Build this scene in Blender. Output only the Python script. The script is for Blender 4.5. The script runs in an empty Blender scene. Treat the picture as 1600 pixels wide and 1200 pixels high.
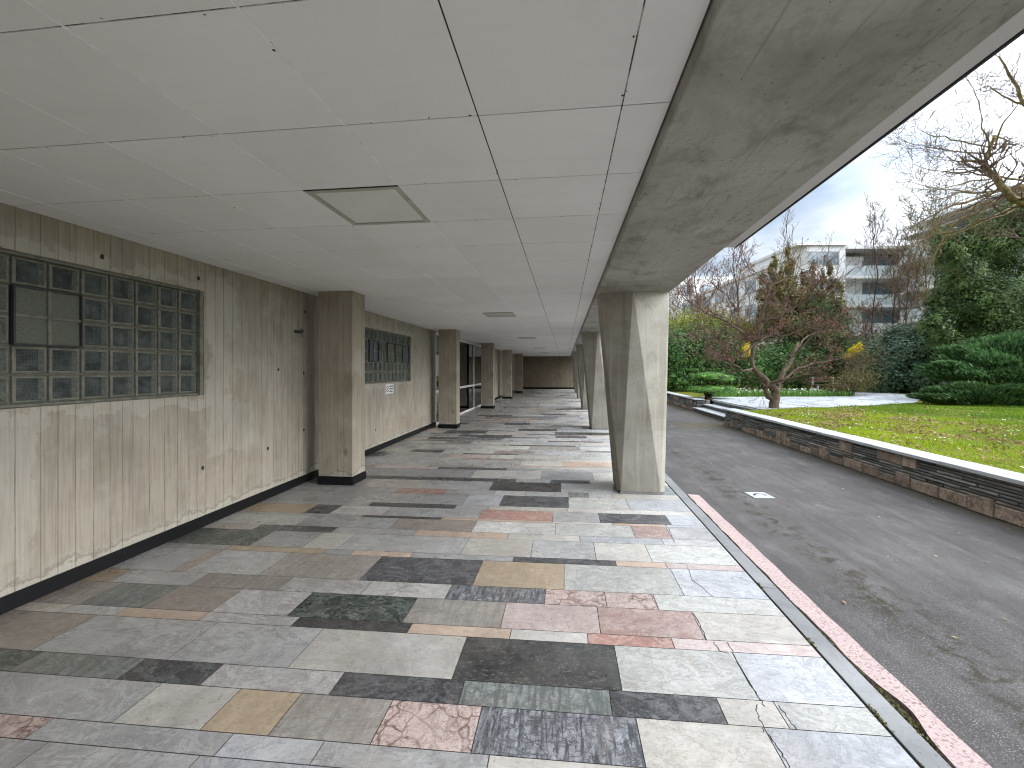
import bpy, bmesh, math, random
import numpy as np
from mathutils import Vector, Matrix
R = math.radians
random.seed(7)
rng = np.random.default_rng(11)
scene = bpy.context.scene
C = scene.collection

# ------------------------------------------------------------------ camera
YAW = math.atan(82.4 / 680.0)
cs, sn = math.cos(YAW), math.sin(YAW)
cam_d = bpy.data.cameras.new("camera")
cam = bpy.data.objects.new("camera", cam_d)
C.objects.link(cam)
cam.location = (0, 0, 1.6)
cam.rotation_euler = (R(90), 0, YAW)
cam_d.sensor_width = 36.0
cam_d.lens = 36.0 * 680.0 / 1600.0
cam_d.shift_y = -22.5 / 1600.0
cam_d.clip_start = 0.05
cam_d.clip_end = 2000
scene.camera = cam

# ------------------------------------------------------------------ world
SUN_EL, SUN_ROT = R(33), R(98)
world = bpy.data.worlds.new("World")
scene.world = world
world.use_nodes = True
wn = world.node_tree
for n in list(wn.nodes):
    wn.nodes.remove(n)
def wnode(t, **k):
    n = wn.nodes.new(t)
    for a, b in k.items():
        setattr(n, a, b)
    return n
w_out = wnode('ShaderNodeOutputWorld'); w_bg = wnode('ShaderNodeBackground')
w_bg.inputs['Strength'].default_value = 0.12
w_sky = wnode('ShaderNodeTexSky', sky_type='NISHITA')
w_sky.sun_disc = False; w_sky.sun_elevation = SUN_EL; w_sky.sun_rotation = SUN_ROT
w_sky.air_density = 1.2; w_sky.dust_density = 2.0
w_tc = wnode('ShaderNodeTexCoord')
w_sep = wnode('ShaderNodeSeparateXYZ'); wn.links.new(w_tc.outputs['Generated'], w_sep.inputs[0])
def wmath(op, a, b=None, clamp=False):
    n = wnode('ShaderNodeMath', operation=op); n.use_clamp = clamp
    for i, v in enumerate((a, b)):
        if v is None: continue
        if isinstance(v, (int, float)): n.inputs[i].default_value = v
        else: wn.links.new(v, n.inputs[i])
    return n.outputs[0]
w_map = wnode('ShaderNodeMapping'); w_map.inputs['Scale'].default_value = (1.0, 1.0, 2.6)
w_map.inputs['Location'].default_value = (0.35, 0.1, 0.2)
wn.links.new(w_tc.outputs['Generated'], w_map.inputs[0])
w_n1 = wnode('ShaderNodeTexNoise'); w_n1.inputs['Scale'].default_value = 3.2; w_n1.inputs['Detail'].default_value = 7
w_n1.inputs['Roughness'].default_value = 0.5; w_n1.inputs['Distortion'].default_value = 0.3
wn.links.new(w_map.outputs[0], w_n1.inputs['Vector'])
w_cr = wnode('ShaderNodeValToRGB')                                # cloud brightness
w_cr.color_ramp.elements[0].position = 0.34; w_cr.color_ramp.elements[0].color = (4.9, 5.5, 6.7, 1)
w_cr.color_ramp.elements[1].position = 0.62; w_cr.color_ramp.elements[1].color = (7.6, 7.9, 8.2, 1)
wn.links.new(w_n1.outputs['Fac'], w_cr.inputs[0])
w_n2 = wnode('ShaderNodeTexNoise'); w_n2.inputs['Scale'].default_value = 2.1; w_n2.inputs['Detail'].default_value = 5
wn.links.new(w_map.outputs[0], w_n2.inputs['Vector'])
w_mask = wmath('MULTIPLY', wmath('SUBTRACT', w_n2.outputs['Fac'], 0.3), 6.0, True)
w_mix = wnode('ShaderNodeMix', data_type='RGBA')
wn.links.new(w_mask, w_mix.inputs['Factor'])
wn.links.new(w_sky.outputs[0], w_mix.inputs['A']); wn.links.new(w_cr.outputs[0], w_mix.inputs['B'])
# thin cloud is much brighter round the hidden sun, behind and to the right of the camera, and a little brighter overhead
w_dot = wnode('ShaderNodeVectorMath', operation='DOT_PRODUCT')
wn.links.new(w_tc.outputs['Generated'], w_dot.inputs[0])
w_dot.inputs[1].default_value = (math.sin(SUN_ROT) * math.cos(SUN_EL), math.cos(SUN_ROT) * math.cos(SUN_EL), math.sin(SUN_EL))
w_glow = wmath('POWER', wmath('MULTIPLY', wmath('SUBTRACT', w_dot.outputs['Value'], 0.42), 1.72, True), 1.3)
w_el = wmath('ADD', wmath('ADD', wmath('MULTIPLY', w_glow, 3.0), wmath('MULTIPLY', wmath('MAXIMUM', w_sep.outputs[2], 0.0), 0.35)), 0.60)
w_vm = wnode('ShaderNodeVectorMath', operation='SCALE')
wn.links.new(w_mix.outputs['Result'], w_vm.inputs[0]); wn.links.new(w_el, w_vm.inputs['Scale'])
wn.links.new(w_vm.outputs[0], w_bg.inputs['Color']); wn.links.new(w_bg.outputs[0], w_out.inputs[0])

sun_d = bpy.data.lights.new("sun", 'SUN'); sun_d.energy = 0.8; sun_d.angle = R(50); sun_d.color = (1.0, 0.96, 0.9)
sun = bpy.data.objects.new("sun", sun_d); C.objects.link(sun)
sun.rotation_euler = Vector((-math.sin(SUN_ROT) * math.cos(SUN_EL), -math.cos(SUN_ROT) * math.cos(SUN_EL), -math.sin(SUN_EL))).to_track_quat('-Z', 'Y').to_euler()

scene.view_settings.view_transform = 'Standard'
scene.view_settings.look = 'None'
scene.view_settings.gamma = 1.0
scene.view_settings.use_curve_mapping = False
scene.view_settings.exposure = 1.0
cy = scene.cycles
cy.max_bounces = 10; cy.diffuse_bounces = 6; cy.glossy_bounces = 4; cy.transmission_bounces = 6; cy.transparent_max_bounces = 12
cy.use_denoising = True; cy.filter_width = 1.1
cy.caustics_reflective = False; cy.caustics_refractive = False

# ------------------------------------------------------------------ material helpers
class NT:
    def __init__(s, name, rough=0.8, spec=0.3):
        s.m = bpy.data.materials.new(name); s.m.use_nodes = True
        s.t = s.m.node_tree; s.n = s.t.nodes; s.l = s.t.links
        s.b = s.n['Principled BSDF']
        s.b.inputs['Roughness'].default_value = rough
        s.b.inputs['Specular IOR Level'].default_value = spec
        s.tc = None
    def node(s, t, **k):
        n = s.n.new(t)
        for a, b in k.items(): setattr(n, a, b)
        return n
    def link(s, a, b): s.l.new(a, b)
    def val(s, inp, v):
        if v is None: return
        if isinstance(v, (int, float)): inp.default_value = v
        elif isinstance(v, tuple): inp.default_value = v if len(v) == len(inp.default_value) else v + (1,)
        else: s.l.new(v, inp)
    def co(s, scale=(1, 1, 1), loc=None, rot=None, src='Object'):
        if s.tc is None: s.tc = s.node('ShaderNodeTexCoord')
        v = s.tc.outputs[src]
        mp = s.node('ShaderNodeMapping'); s.link(v, mp.inputs[0])
        mp.inputs['Scale'].default_value = scale
        if loc is not None: s.val(mp.inputs['Location'], loc)
        if rot is not None: mp.inputs['Rotation'].default_value = rot
        return mp.outputs[0]
    def math(s, op, a, b=None, c=None, clamp=False):
        n = s.node('ShaderNodeMath', operation=op); n.use_clamp = clamp
        for i, v in enumerate((a, b, c)):
            if v is not None: s.val(n.inputs[i], v)
        return n.outputs[0]
    def noise(s, vec, scale, detail=5, rough=0.55, dist=0.0):
        n = s.node('ShaderNodeTexNoise'); s.link(vec, n.inputs['Vector'])
        n.inputs['Scale'].default_value = scale; n.inputs['Detail'].default_value = detail
        n.inputs['Roughness'].default_value = rough; n.inputs['Distortion'].default_value = dist
        return n.outputs['Fac']
    def voro(s, vec, scale, feature='F1', out='Distance', rnd=1.0):
        n = s.node('ShaderNodeTexVoronoi', feature=feature); s.link(vec, n.inputs['Vector'])
        n.inputs['Scale'].default_value = scale; n.inputs['Randomness'].default_value = rnd
        return n.outputs[out]
    def ramp(s, f, *stops):
        n = s.node('ShaderNodeValToRGB'); s.link(f, n.inputs[0])
        el = n.color_ramp.elements
        while len(el) < len(stops): el.new(0.5)
        for e, (p, c) in zip(el, stops):
            e.position = p
            e.color = (c, c, c, 1) if isinstance(c, (int, float)) else tuple(c) + (1,)
        return n.outputs[0]
    def mix(s, f, a, b, mode='MIX'):
        n = s.node('ShaderNodeMix', data_type='RGBA', blend_type=mode)
        s.val(n.inputs['Factor'], f); s.val(n.inputs['A'], a); s.val(n.inputs['B'], b)
        return n.outputs['Result']
    def attr(s, name, out='Fac'):
        n = s.node('ShaderNodeAttribute'); n.attribute_name = name
        return n.outputs[out]
    def sep(s, v):
        n = s.node('ShaderNodeSeparateXYZ'); s.link(v, n.inputs[0]); return n.outputs
    def comb(s, x, y, z):
        n = s.node('ShaderNodeCombineXYZ')
        for i, v in enumerate((x, y, z)): s.val(n.inputs[i], v)
        return n.outputs[0]
    def bump(s, h, strength=0.3, dist=0.01):
        n = s.node('ShaderNodeBump'); s.link(h, n.inputs['Height'])
        n.inputs['Strength'].default_value = strength; n.inputs['Distance'].default_value = dist
        s.link(n.outputs[0], s.b.inputs['Normal'])
    def color(s, c): s.val(s.b.inputs['Base Color'], c)
    def rough(s, c): s.val(s.b.inputs['Roughness'], c)
    def done(s): return s.m

def flat(name, col, rough=0.7, spec=0.3, var=0.12, scale=14.0, metal=0.0):
    k = NT(name, rough, spec)
    f = k.noise(k.co(), scale, 5)
    lo = tuple(max(0, c * (1 - var)) for c in col); hi = tuple(min(1, c * (1 + var)) for c in col)
    k.color(k.ramp(f, (0.3, lo), (0.7, hi)))
    k.b.inputs['Metallic'].default_value = metal
    k.bump(f, 0.1, 0.003)
    return k.done()

def board_concrete(name, base, dark, pale, axis='y', board=0.12, windows=(), streak=1.0, efflo=True, seed=0.0, patches=()):
    """concrete cast against upright boards: joints, board tones, grain, stains, pale lime marks"""
    k = NT(name, 0.85, 0.25)
    co = k.co(loc=(seed, seed, 0.0)); x, y, z = k.sep(co)[:3]
    if axis == 'y': u = y
    elif axis == 'x': u = x
    else: u = k.math('ADD', x, y)
    ub = k.math('DIVIDE', k.math('ADD', u, k.math('MULTIPLY', k.noise(k.comb(u, 0.0, 0.0), 1.7, 2), 0.28)), board)
    cell = k.math('FLOOR', ub)
    wn_ = k.node('ShaderNodeTexWhiteNoise', noise_dimensions='1D'); k.link(cell, wn_.inputs['W'])
    tone = wn_.outputs['Value']
    fr = k.math('FRACT', ub)
    edge = k.math('MINIMUM', fr, k.math('SUBTRACT', 1.0, fr))
    jn = k.noise(k.comb(cell, 0.0, z), 3.0, 3)
    joint = k.math('MULTIPLY', k.math('LESS_THAN', edge, 0.028), k.math('MULTIPLY', k.math('SUBTRACT', jn, 0.36), 4.0, clamp=True))
    grain = k.noise(k.comb(k.math('MULTIPLY', u, 60.0), k.math('MULTIPLY', cell, 3.1), k.math('MULTIPLY', z, 2.2)), 1.0, 4, 0.6)
    big = k.noise(k.co(loc=(seed, 0, 0)), 0.9, 5, 0.6, 0.4)
    mid = k.noise(k.co(scale=(1, 1, 0.35), loc=(seed, 2, 0)), 5.0, 6, 0.62, 0.3)
    c = k.ramp(big, (0.32, dark), (0.5, base), (0.7, base))
    c = k.mix(k.math('MULTIPLY', tone, 0.45 * streak), c, tuple(v * 1.28 for v in base))
    c = k.mix(k.math('MULTIPLY', k.math('SUBTRACT', grain, 0.42), 1.8 * streak, clamp=True), c, tuple(v * 0.72 for v in dark))
    c = k.mix(k.ramp(mid, (0.5, 0.0), (0.72, 0.55)), c, tuple(v * 0.74 for v in dark))
    # pale lime patches
    pn = k.noise(k.co(loc=(seed, 5, 3)), 2.3, 6, 0.6, 0.5)
    pm = k.ramp(pn, (0.55, 0.0), (0.72, 0.42))
    for (a0, a1, z0, z1, amt) in patches:
        wob = k.math('MULTIPLY', k.math('SUBTRACT', k.noise(k.co(loc=(0, a0, 0)), 3.5, 6, 0.65), 0.5), 0.5)
        uu, zz = k.math('ADD', u, wob), k.math('ADD', z, wob)
        m1 = k.math('MULTIPLY', k.math('GREATER_THAN', uu, a0), k.math('LESS_THAN', uu, a1))
        m2 = k.math('MULTIPLY', k.math('GREATER_THAN', zz, z0), k.math('LESS_THAN', zz, z1))
        pm = k.math('MAXIMUM', pm, k.math('MULTIPLY', k.math('MULTIPLY', m1, m2), amt * .62))
    c = k.mix(pm, c, pale)
    if efflo:
        ez = k.math('ADD', z, k.math('MULTIPLY', k.math('SUBTRACT', k.noise(k.co(loc=(seed, 1, 1)), 4.5, 7, 0.7), 0.5), 0.34))
        em = k.ramp(ez, (0.13, 0.5), (0.16, 0.35), (0.23, 0.0))
        c = k.mix(em, c, tuple(v * 1.0 for v in pale))
        rim = k.ramp(ez, (0.15, 0.0), (0.165, 0.6), (0.19, 0.0))
        c = k.mix(rim, c, tuple(v * 0.6 for v in dark))
    c = k.mix(joint, c, tuple(v * 0.55 for v in dark))
    kn = k.voro(k.co(scale=(1, 1, .55), loc=(seed, 3, 1)), 2.6); knr = k.sep(k.voro(k.co(scale=(1, 1, .55), loc=(seed, 3, 1)), 2.6, out='Color'))[0]
    c = k.mix(k.math('MULTIPLY', k.ramp(kn, (0.04, .7), (0.11, 0.0)), k.math('GREATER_THAN', knr, 0.62)), c, tuple(v * .5 for v in dark))
    fine = k.noise(k.co(), 70, 3)
    c = k.mix(k.ramp(fine, (0.62, 0.0), (0.75, 0.35)), c, tuple(v * 0.5 for v in dark))
    k.color(c)
    h = k.math('ADD', k.math('MULTIPLY', grain, 0.35), k.math('MULTIPLY', tone, 0.5))
    h = k.math('SUBTRACT', h, k.math('MULTIPLY', joint, 0.8))
    k.bump(h, 0.8, 0.007)
    return k.done()

def smooth_concrete(name, base, dark, pale, stain=0.5, streaky=False, seed=0.0, lines=False):
    k = NT(name, 0.78, 0.3)
    co = k.co(loc=(seed, seed * .7, 0))
    big = k.noise(co, 1.1, 6, 0.6, 0.6)
    c = k.ramp(big, (0.3, dark), (0.5, base), (0.72, pale))
    oi = k.node('ShaderNodeObjectInfo')
    mid = k.noise(k.co(scale=(1, .55, 1), loc=(seed, 4, 1)), 4.5, 8, 0.68, 0.5)
    c = k.mix(k.ramp(mid, (0.5, 0.0), (0.7, stain)), c, tuple(v * 0.6 for v in dark))
    if streaky:
        st = k.noise(k.co(scale=(14, 14, 0.5)), 1.4, 4, 0.55)
        c = k.mix(k.ramp(st, (0.5, 0.0), (0.7, 0.6)), c, pale)
        c = k.mix(k.ramp(k.noise(k.co(scale=(20, 20, .7), loc=(3, 1, 0)), 1.0, 4, 0.6), (0.55, 0.0), (0.75, 0.5)), c, tuple(v * 0.75 for v in dark))
    if lines:
        x_, y_, z_ = k.sep(k.co())[:3]
        wob = k.math('MULTIPLY', k.noise(k.co(), .8, 2), 0.02)
        for lx in (0.86, 1.12, 0.62):
            d_ = k.math('ABSOLUTE', k.math('SUBTRACT', k.math('ADD', x_, wob), lx))
            br = k.ramp(k.noise(k.co(loc=(lx, 7, 0)), 2.0, 3), (0.42, 0.0), (0.56, 0.45))
            c = k.mix(k.math('MULTIPLY', k.ramp(d_, (0.0015, 1.0), (0.005, 0.0)), br), c, tuple(v * 0.5 for v in dark))
        dp = k.noise(k.co(scale=(1.6, .8, 1), loc=(2, 2, 0)), 16, 6, 0.75, .6)
        zone = k.ramp(k.noise(k.co(loc=(8, 3, 0)), 1.3, 3), (0.42, 0.0), (0.6, 1.0))
        c = k.mix(k.math('MULTIPLY', k.ramp(dp, (0.54, 0.0), (0.66, 0.8)), zone), c, tuple(v * 0.55 for v in dark))
    pits = k.voro(k.co(), 26.0)
    pm = k.math('MULTIPLY', k.math('LESS_THAN', pits, 0.13), k.math('GREATER_THAN', k.noise(k.co(loc=(1, 2, 3)), 3.0, 3), 0.52))
    c = k.mix(k.math('MULTIPLY', pm, 0.6), c, tuple(v * 0.45 for v in dark))
    fine = k.noise(k.co(), 45, 5, 0.7)
    c = k.mix(k.ramp(fine, (0.5, 0.0), (0.8, 0.4)), c, tuple(v * 0.62 for v in dark))
    k.color(c)
    k.bump(k.math('SUBTRACT', k.math('ADD', k.math('MULTIPLY', mid, 0.5), k.math('MULTIPLY', fine, 0.25)), k.math('MULTIPLY', pm, 0.6)), 0.35, 0.004)
    return k.done()

def marble(name, base, vein, kind='soft', scale=5.0, amt=0.6, second=None, rot=0.6):
    k = NT(name, 0.3, 0.36)
    off = k.attr('off', 'Vector'); tint = k.attr('tint', 'Fac')
    tc = k.node('ShaderNodeTexCoord')
    va = k.node('ShaderNodeVectorMath', operation='ADD'); k.link(tc.outputs['Object'], va.inputs[0]); k.link(off, va.inputs[1])
    def mp(sc, r=0.0):
        m = k.node('ShaderNodeMapping'); k.link(va.outputs[0], m.inputs[0]); m.inputs['Scale'].default_value = sc
        m.inputs['Rotation'].default_value = (0, 0, r); return m.outputs[0]
    b2 = second or tuple(v * 0.8 for v in base)
    cloud = k.noise(mp((1, 1, 1)), scale * 0.9, 6, 0.62, 0.8)
    c = k.ramp(cloud, (0.35, b2), (0.62, base))
    if kind == 'net':
        warp = k.node('ShaderNodeVectorMath', operation='ADD')
        nz = k.node('ShaderNodeTexNoise'); k.link(va.outputs[0], nz.inputs['Vector']); nz.inputs['Scale'].default_value = 7; nz.inputs['Detail'].default_value = 4
        sc_ = k.node('ShaderNodeVectorMath', operation='SCALE'); k.link(nz.outputs['Color'], sc_.inputs[0]); sc_.inputs['Scale'].default_value = 0.13
        k.link(va.outputs[0], warp.inputs[0]); k.link(sc_.outputs[0], warp.inputs[1])
        d = k.voro(warp.outputs[0], scale * 2.4, 'DISTANCE_TO_EDGE')
        d2 = k.voro(warp.outputs[0], scale * 4.8, 'DISTANCE_TO_EDGE')
        m = k.math('MAXIMUM', k.ramp(d, (0.015, 1.0), (0.07, 0.0)), k.math('MULTIPLY', k.ramp(d2, (0.01, 1.0), (0.05, 0.0)), 0.6))
        brk = k.ramp(k.noise(mp((1, 1, 1)), 5, 3), (0.38, 0.25), (0.55, 1.0))
        c = k.mix(k.math('MULTIPLY', k.math('MULTIPLY', m, brk), amt), c, vein)
    elif kind == 'stripe':
        st = k.noise(mp((scale * 1.1, scale * 0.13 + .3, 1), rot), 4.0, 6, 0.62, 0.5)
        c = k.mix(k.ramp(st, (0.44, 0.0), (0.6, amt)), c, vein)
    elif kind == 'speck':
        st = k.noise(mp((1, 1.9, 1), 0.5), scale * 5, 6, 0.7, 1.2)
        c = k.mix(k.ramp(st, (0.5, 0.0), (0.62, amt)), c, vein)
    v = k.noise(mp((1, 1.5, 1), 0.4), scale * 0.55, 8, 0.68, 1.5)
    vm = k.ramp(k.math('ABSOLUTE', k.math('SUBTRACT', v, 0.5)), (0.006, amt), (0.034, 0.0))
    if kind != 'net': c = k.mix(vm, c, vein)
    v2 = k.noise(mp((1.6, 1, 1), 1.4), scale * 1.6, 7, 0.7, 1.1)
    c = k.mix(k.ramp(k.math('ABSOLUTE', k.math('SUBTRACT', v2, 0.52)), (0.004, amt * 0.55), (0.024, 0.0)), c, vein)
    mot = k.noise(mp((1, 1.6, 1), .3), 13, 8, 0.78, 1.0)
    c = k.mix(k.ramp(mot, (0.47, 0.0), (0.66, 0.5)), c, tuple(x * .55 + y * .25 for x, y in zip(b2, vein)))
    c = k.mix(k.ramp(k.noise(mp((1, 1, 1)), 2.6, 5, .7, .8), (0.5, 0.0), (0.72, .3)), c, tuple(x * y for x, y in zip(base, (.82, .72, .6))))
    vp = k.noise(mp((1, 2.2, 1), .9), 24, 7, 0.8, 1.4)
    c = k.mix(k.ramp(vp, (0.53, 0.0), (0.62, 0.5)), c, tuple(x * .6 for x in vein) if sum(vein) < sum(base) else vein)
    dots = k.noise(mp((1, 1, 1)), 40, 4, 0.75)
    c = k.mix(k.ramp(dots, (0.60, 0.0), (0.70, 0.5)), c, tuple(x * 0.45 for x in vein))
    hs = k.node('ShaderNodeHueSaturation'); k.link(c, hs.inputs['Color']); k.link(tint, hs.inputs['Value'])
    # grime shared by the whole floor
    gr = k.noise(k.co(), 1.6, 7, 0.7, 0.4)
    c = k.mix(k.ramp(gr, (0.45, 0.0), (0.72, 0.38)), hs.outputs[0], (0.14, 0.125, 0.11))
    k.color(c)
    k.rough(k.ramp(k.noise(k.co(), 3.0, 6, 0.7), (0.3, 0.2), (0.7, 0.42)))
    k.bump(dots, 0.05, 0.002)
    return k.done()

def leafmat(name, lo, hi, rough=0.55, spec=0.35, trans=0.25):
    if max(hi) < .45: lo, hi = tuple(x * 1.15 for x in lo), tuple(x * 1.3 for x in hi)
    k = NT(name, rough, spec)
    v = k.attr('v', 'Fac')
    mid = tuple((a + b) / 2 for a, b in zip(lo, hi))
    c = k.ramp(v, (0.0, lo), (0.35, tuple(a * .7 + b * .3 for a, b in zip(lo, hi))), (0.7, mid), (1.0, hi))
    k.color(c)
    tr = k.node('ShaderNodeBsdfTranslucent'); k.link(c, tr.inputs[0])
    ms = k.node('ShaderNodeMixShader'); ms.inputs[0].default_value = trans
    k.link(k.b.outputs[0], ms.inputs[1]); k.link(tr.outputs[0], ms.inputs[2])
    k.link(ms.outputs[0], k.n['Material Output'].inputs[0])
    return k.done()

# ------------------------------------------------------------------ object helpers
def tag(o, label=None, cat=None, group=None, kind=None):
    if label: o['label'] = label
    if cat: o['category'] = cat
    if group: o['group'] = group
    if kind: o['kind'] = kind
    return o
def link(name, me, parent=None, mats=()):
    o = bpy.data.objects.new(name, me); C.objects.link(o)
    for m in mats: me.materials.append(m)
    if parent is not None: o.parent = parent
    return o
def thing(name, label, cat, loc=(0, 0, 0), rotz=0.0, group=None, kind=None):
    o = bpy.data.objects.new(name, None); C.objects.link(o)
    o.location = loc; o.rotation_euler = (0, 0, rotz); o.empty_display_size = 0.2
    return tag(o, label, cat, group, kind)
class MB:
    """collects boxes, prisms and tubes and links them as one mesh"""
    def __init__(s): s.v = []; s.f = []; s.m = []
    def poly(s, pts, mi=0):
        n = len(s.v); s.v += [tuple(p) for p in pts]; s.f.append(tuple(range(n, n + len(pts)))); s.m.append(mi)
    def box(s, x0, x1, y0, y1, z0, z1, mi=0):
        n = len(s.v)
        s.v += [(x0, y0, z0), (x1, y0, z0), (x1, y1, z0), (x0, y1, z0), (x0, y0, z1), (x1, y0, z1), (x1, y1, z1), (x0, y1, z1)]
        for q in ((0, 3, 2, 1), (4, 5, 6, 7), (0, 1, 5, 4), (1, 2, 6, 5), (2, 3, 7, 6), (3, 0, 4, 7)):
            s.f.append(tuple(n + i for i in q)); s.m.append(mi)
    def loft(s, a, b, mi=0, cap=True):
        n = len(s.v); k = len(a); s.v += [tuple(p) for p in a] + [tuple(p) for p in b]
        for i in range(k):
            j = (i + 1) % k; s.f.append((n + i, n + j, n + k + j, n + k + i)); s.m.append(mi)
        if cap:
            s.f.append(tuple(range(n + k - 1, n - 1, -1))); s.m.append(mi)
            s.f.append(tuple(range(n + k, n + 2 * k))); s.m.append(mi)
    def tube(s, pts, rads, sides=6, mi=0):
        pts = [Vector(p) for p in pts]; n0 = len(s.v); up = Vector((0.13, 0.31, 0.94))
        for i, p in enumerate(pts):
            d = (pts[min(i + 1, len(pts) - 1)] - pts[max(i - 1, 0)])
            if d.length < 1e-9: d = Vector((0, 0, 1))
            d.normalize(); a = d.cross(up)
            if a.length < 0.05: a = d.cross(Vector((1, 0, 0)))
            a.normalize(); b = d.cross(a)
            for q in range(sides):
                t = 2 * math.pi * q / sides; r = rads[i]
                s.v.append(tuple(p + a * math.cos(t) * r + b * math.sin(t) * r))
        for i in range(len(pts) - 1):
            for q in range(sides):
                w = (q + 1) % sides
                s.f.append((n0 + i * sides + q, n0 + i * sides + w, n0 + (i + 1) * sides + w, n0 + (i + 1) * sides + q)); s.m.append(mi)
        s.f.append(tuple(n0 + (len(pts) - 1) * sides + q for q in range(sides))); s.m.append(mi)
    def mesh(s, name):
        me = bpy.data.meshes.new(name); me.from_pydata(s.v, [], s.f); me.polygons.foreach_set('material_index', s.m); me.update(); return me
    def build(s, name, mats, parent=None, bevel=0.0, smooth=False):
        me = s.mesh(name)
        if not isinstance(mats, (list, tuple)): mats = [mats]
        o = link(name, me, parent, mats)
        if smooth: me.polygons.foreach_set('use_smooth', [True] * len(me.polygons))
        if bevel:
            b = o.modifiers.new('bevel', 'BEVEL'); b.width = bevel; b.segments = 2; b.limit_method = 'ANGLE'; b.angle_limit = R(35)
        return o

def W(px, py, D):
    """a point of the photo seen at a given distance, as a place in the world"""
    X = (px - 800) / 680.0 * D
    return Vector((X * cs - D * sn, X * sn + D * cs, 1.6 + (577.5 - py) * D / 680.0))

# ------------------------------------------------------------------ materials
M = {}
M['wall'] = board_concrete('board_marked_concrete', (0.37, 0.335, 0.275), (0.27, 0.24, 0.19), (0.50, 0.475, 0.42),
    patches=((4.05, 4.5, 1.95, 2.5, .7), (4.08, 4.32, .9, 2.6, .6), (0.0, 4.3, 2.40, 2.50, .75), (0.5, 4.4, 1.24, 1.34, .7), (4.1, 4.7, 0.7, 1.25, .45), (0.0, 2.62, 0.55, 1.25, .5), (2.2, 2.6, 0.3, 0.8, .4),
             (7.2, 10.25, 2.40, 2.48, .6), (7.0, 10.2, 1.24, 1.33, .5), (10.6, 11.2, 0.4, 1.4, .35)))
M['endwall'] = board_concrete('far_wall_concrete', (0.26, 0.215, 0.155), (0.19, 0.155, 0.11), (0.34, 0.3, 0.24), axis='x', efflo=False)
M['pillar'] = board_concrete('pillar_concrete', (0.35, 0.31, 0.245), (0.25, 0.215, 0.165), (0.52, 0.49, 0.44), axis='xy', board=0.11, streak=0.6, efflo=True, seed=3.0)
M['smooth'] = smooth_concrete('smooth_concrete', (0.30, 0.28, 0.235), (0.215, 0.195, 0.155), (0.39, 0.37, 0.32), 0.4, True)
M['beam'] = smooth_concrete('beam_concrete', (0.385, 0.37, 0.335), (0.255, 0.24, 0.21), (0.47, 0.455, 0.415), 0.75, False, 2.0, True)
M['black'] = flat('black_glazed_tile', (0.01, 0.01, 0.011), 0.45, 0.2)
k = NT('painted_ceiling_board', 0.8, 0.15)
x_, y_, z_ = k.sep(k.co())[:3]
cx_ = k.math('FLOOR', k.math('DIVIDE', k.math('SUBTRACT', x_, 0.235), 0.605)); cy_ = k.math('FLOOR', k.math('DIVIDE', k.math('SUBTRACT', y_, 1.2), 0.638))
wn_ = k.node('ShaderNodeTexWhiteNoise', noise_dimensions='3D'); k.link(k.comb(cx_, cy_, 0.0), wn_.inputs['Vector'])
c = k.ramp(wn_.outputs['Value'], (0.0, (0.76, 0.75, 0.735)), (1.0, (0.82, 0.81, 0.80)))
c = k.mix(k.ramp(k.noise(k.co(), 1.4, 6, .65, .5), (0.45, 0.0), (0.75, 0.22)), c, (0.55, 0.53, 0.49))
c = k.mix(k.ramp(k.noise(k.co(scale=(.3, 3, 1)), 3, 5, .6), (0.5, 0.0), (0.75, 0.12)), c, (0.6, 0.58, 0.55))
sp_ = k.math('MULTIPLY', k.math('LESS_THAN', k.voro(k.co(), 5.0), 0.035), k.math('GREATER_THAN', k.sep(k.voro(k.co(), 5.0, out='Color'))[0], 0.7))
c = k.mix(k.math('MULTIPLY', sp_, .7), c, (0.15, 0.12, 0.1))
k.color(c); k.bump(k.noise(k.co(), 25, 5, .7), .12, .004); M['ceil'] = k.done()
M['lit_joint'] = flat('painted_lit_joint', (0.82, 0.82, 0.81), 0.6)  # ceiling joints that catch light: their brightness is put into this colour
k = NT('dirty_joint', 0.9)
f = k.noise(k.co(), 9, 5, 0.7)
k.color(k.ramp(f, (0.40, (0.42, 0.40, 0.38)), (0.54, (0.07, 0.06, 0.055)))); M['joint'] = k.done()
M['dark_joint'] = flat('dark_open_joint', (0.04, 0.038, 0.035), 0.9)
M['hatch_frame'] = flat('greenish_metal_trim', (0.40, 0.40, 0.33), 0.55)
M['hatch_panel'] = flat('hatch_panel_board', (0.70, 0.685, 0.66), 0.8, 0.2, 0.06, 3.0)
M['white'] = flat('white_painted_metal', (0.72, 0.72, 0.72), 0.45, 0.4, 0.05)
M['fascia'] = flat('pale_fascia', (0.62, 0.61, 0.60), 0.6, 0.3, 0.06, 2.0)
M['dark_metal'] = flat('dark_metal', (0.03, 0.03, 0.032), 0.5, 0.5)
M['grout'] = flat('floor_grout', (0.13, 0.12, 0.11), 0.9)

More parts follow.
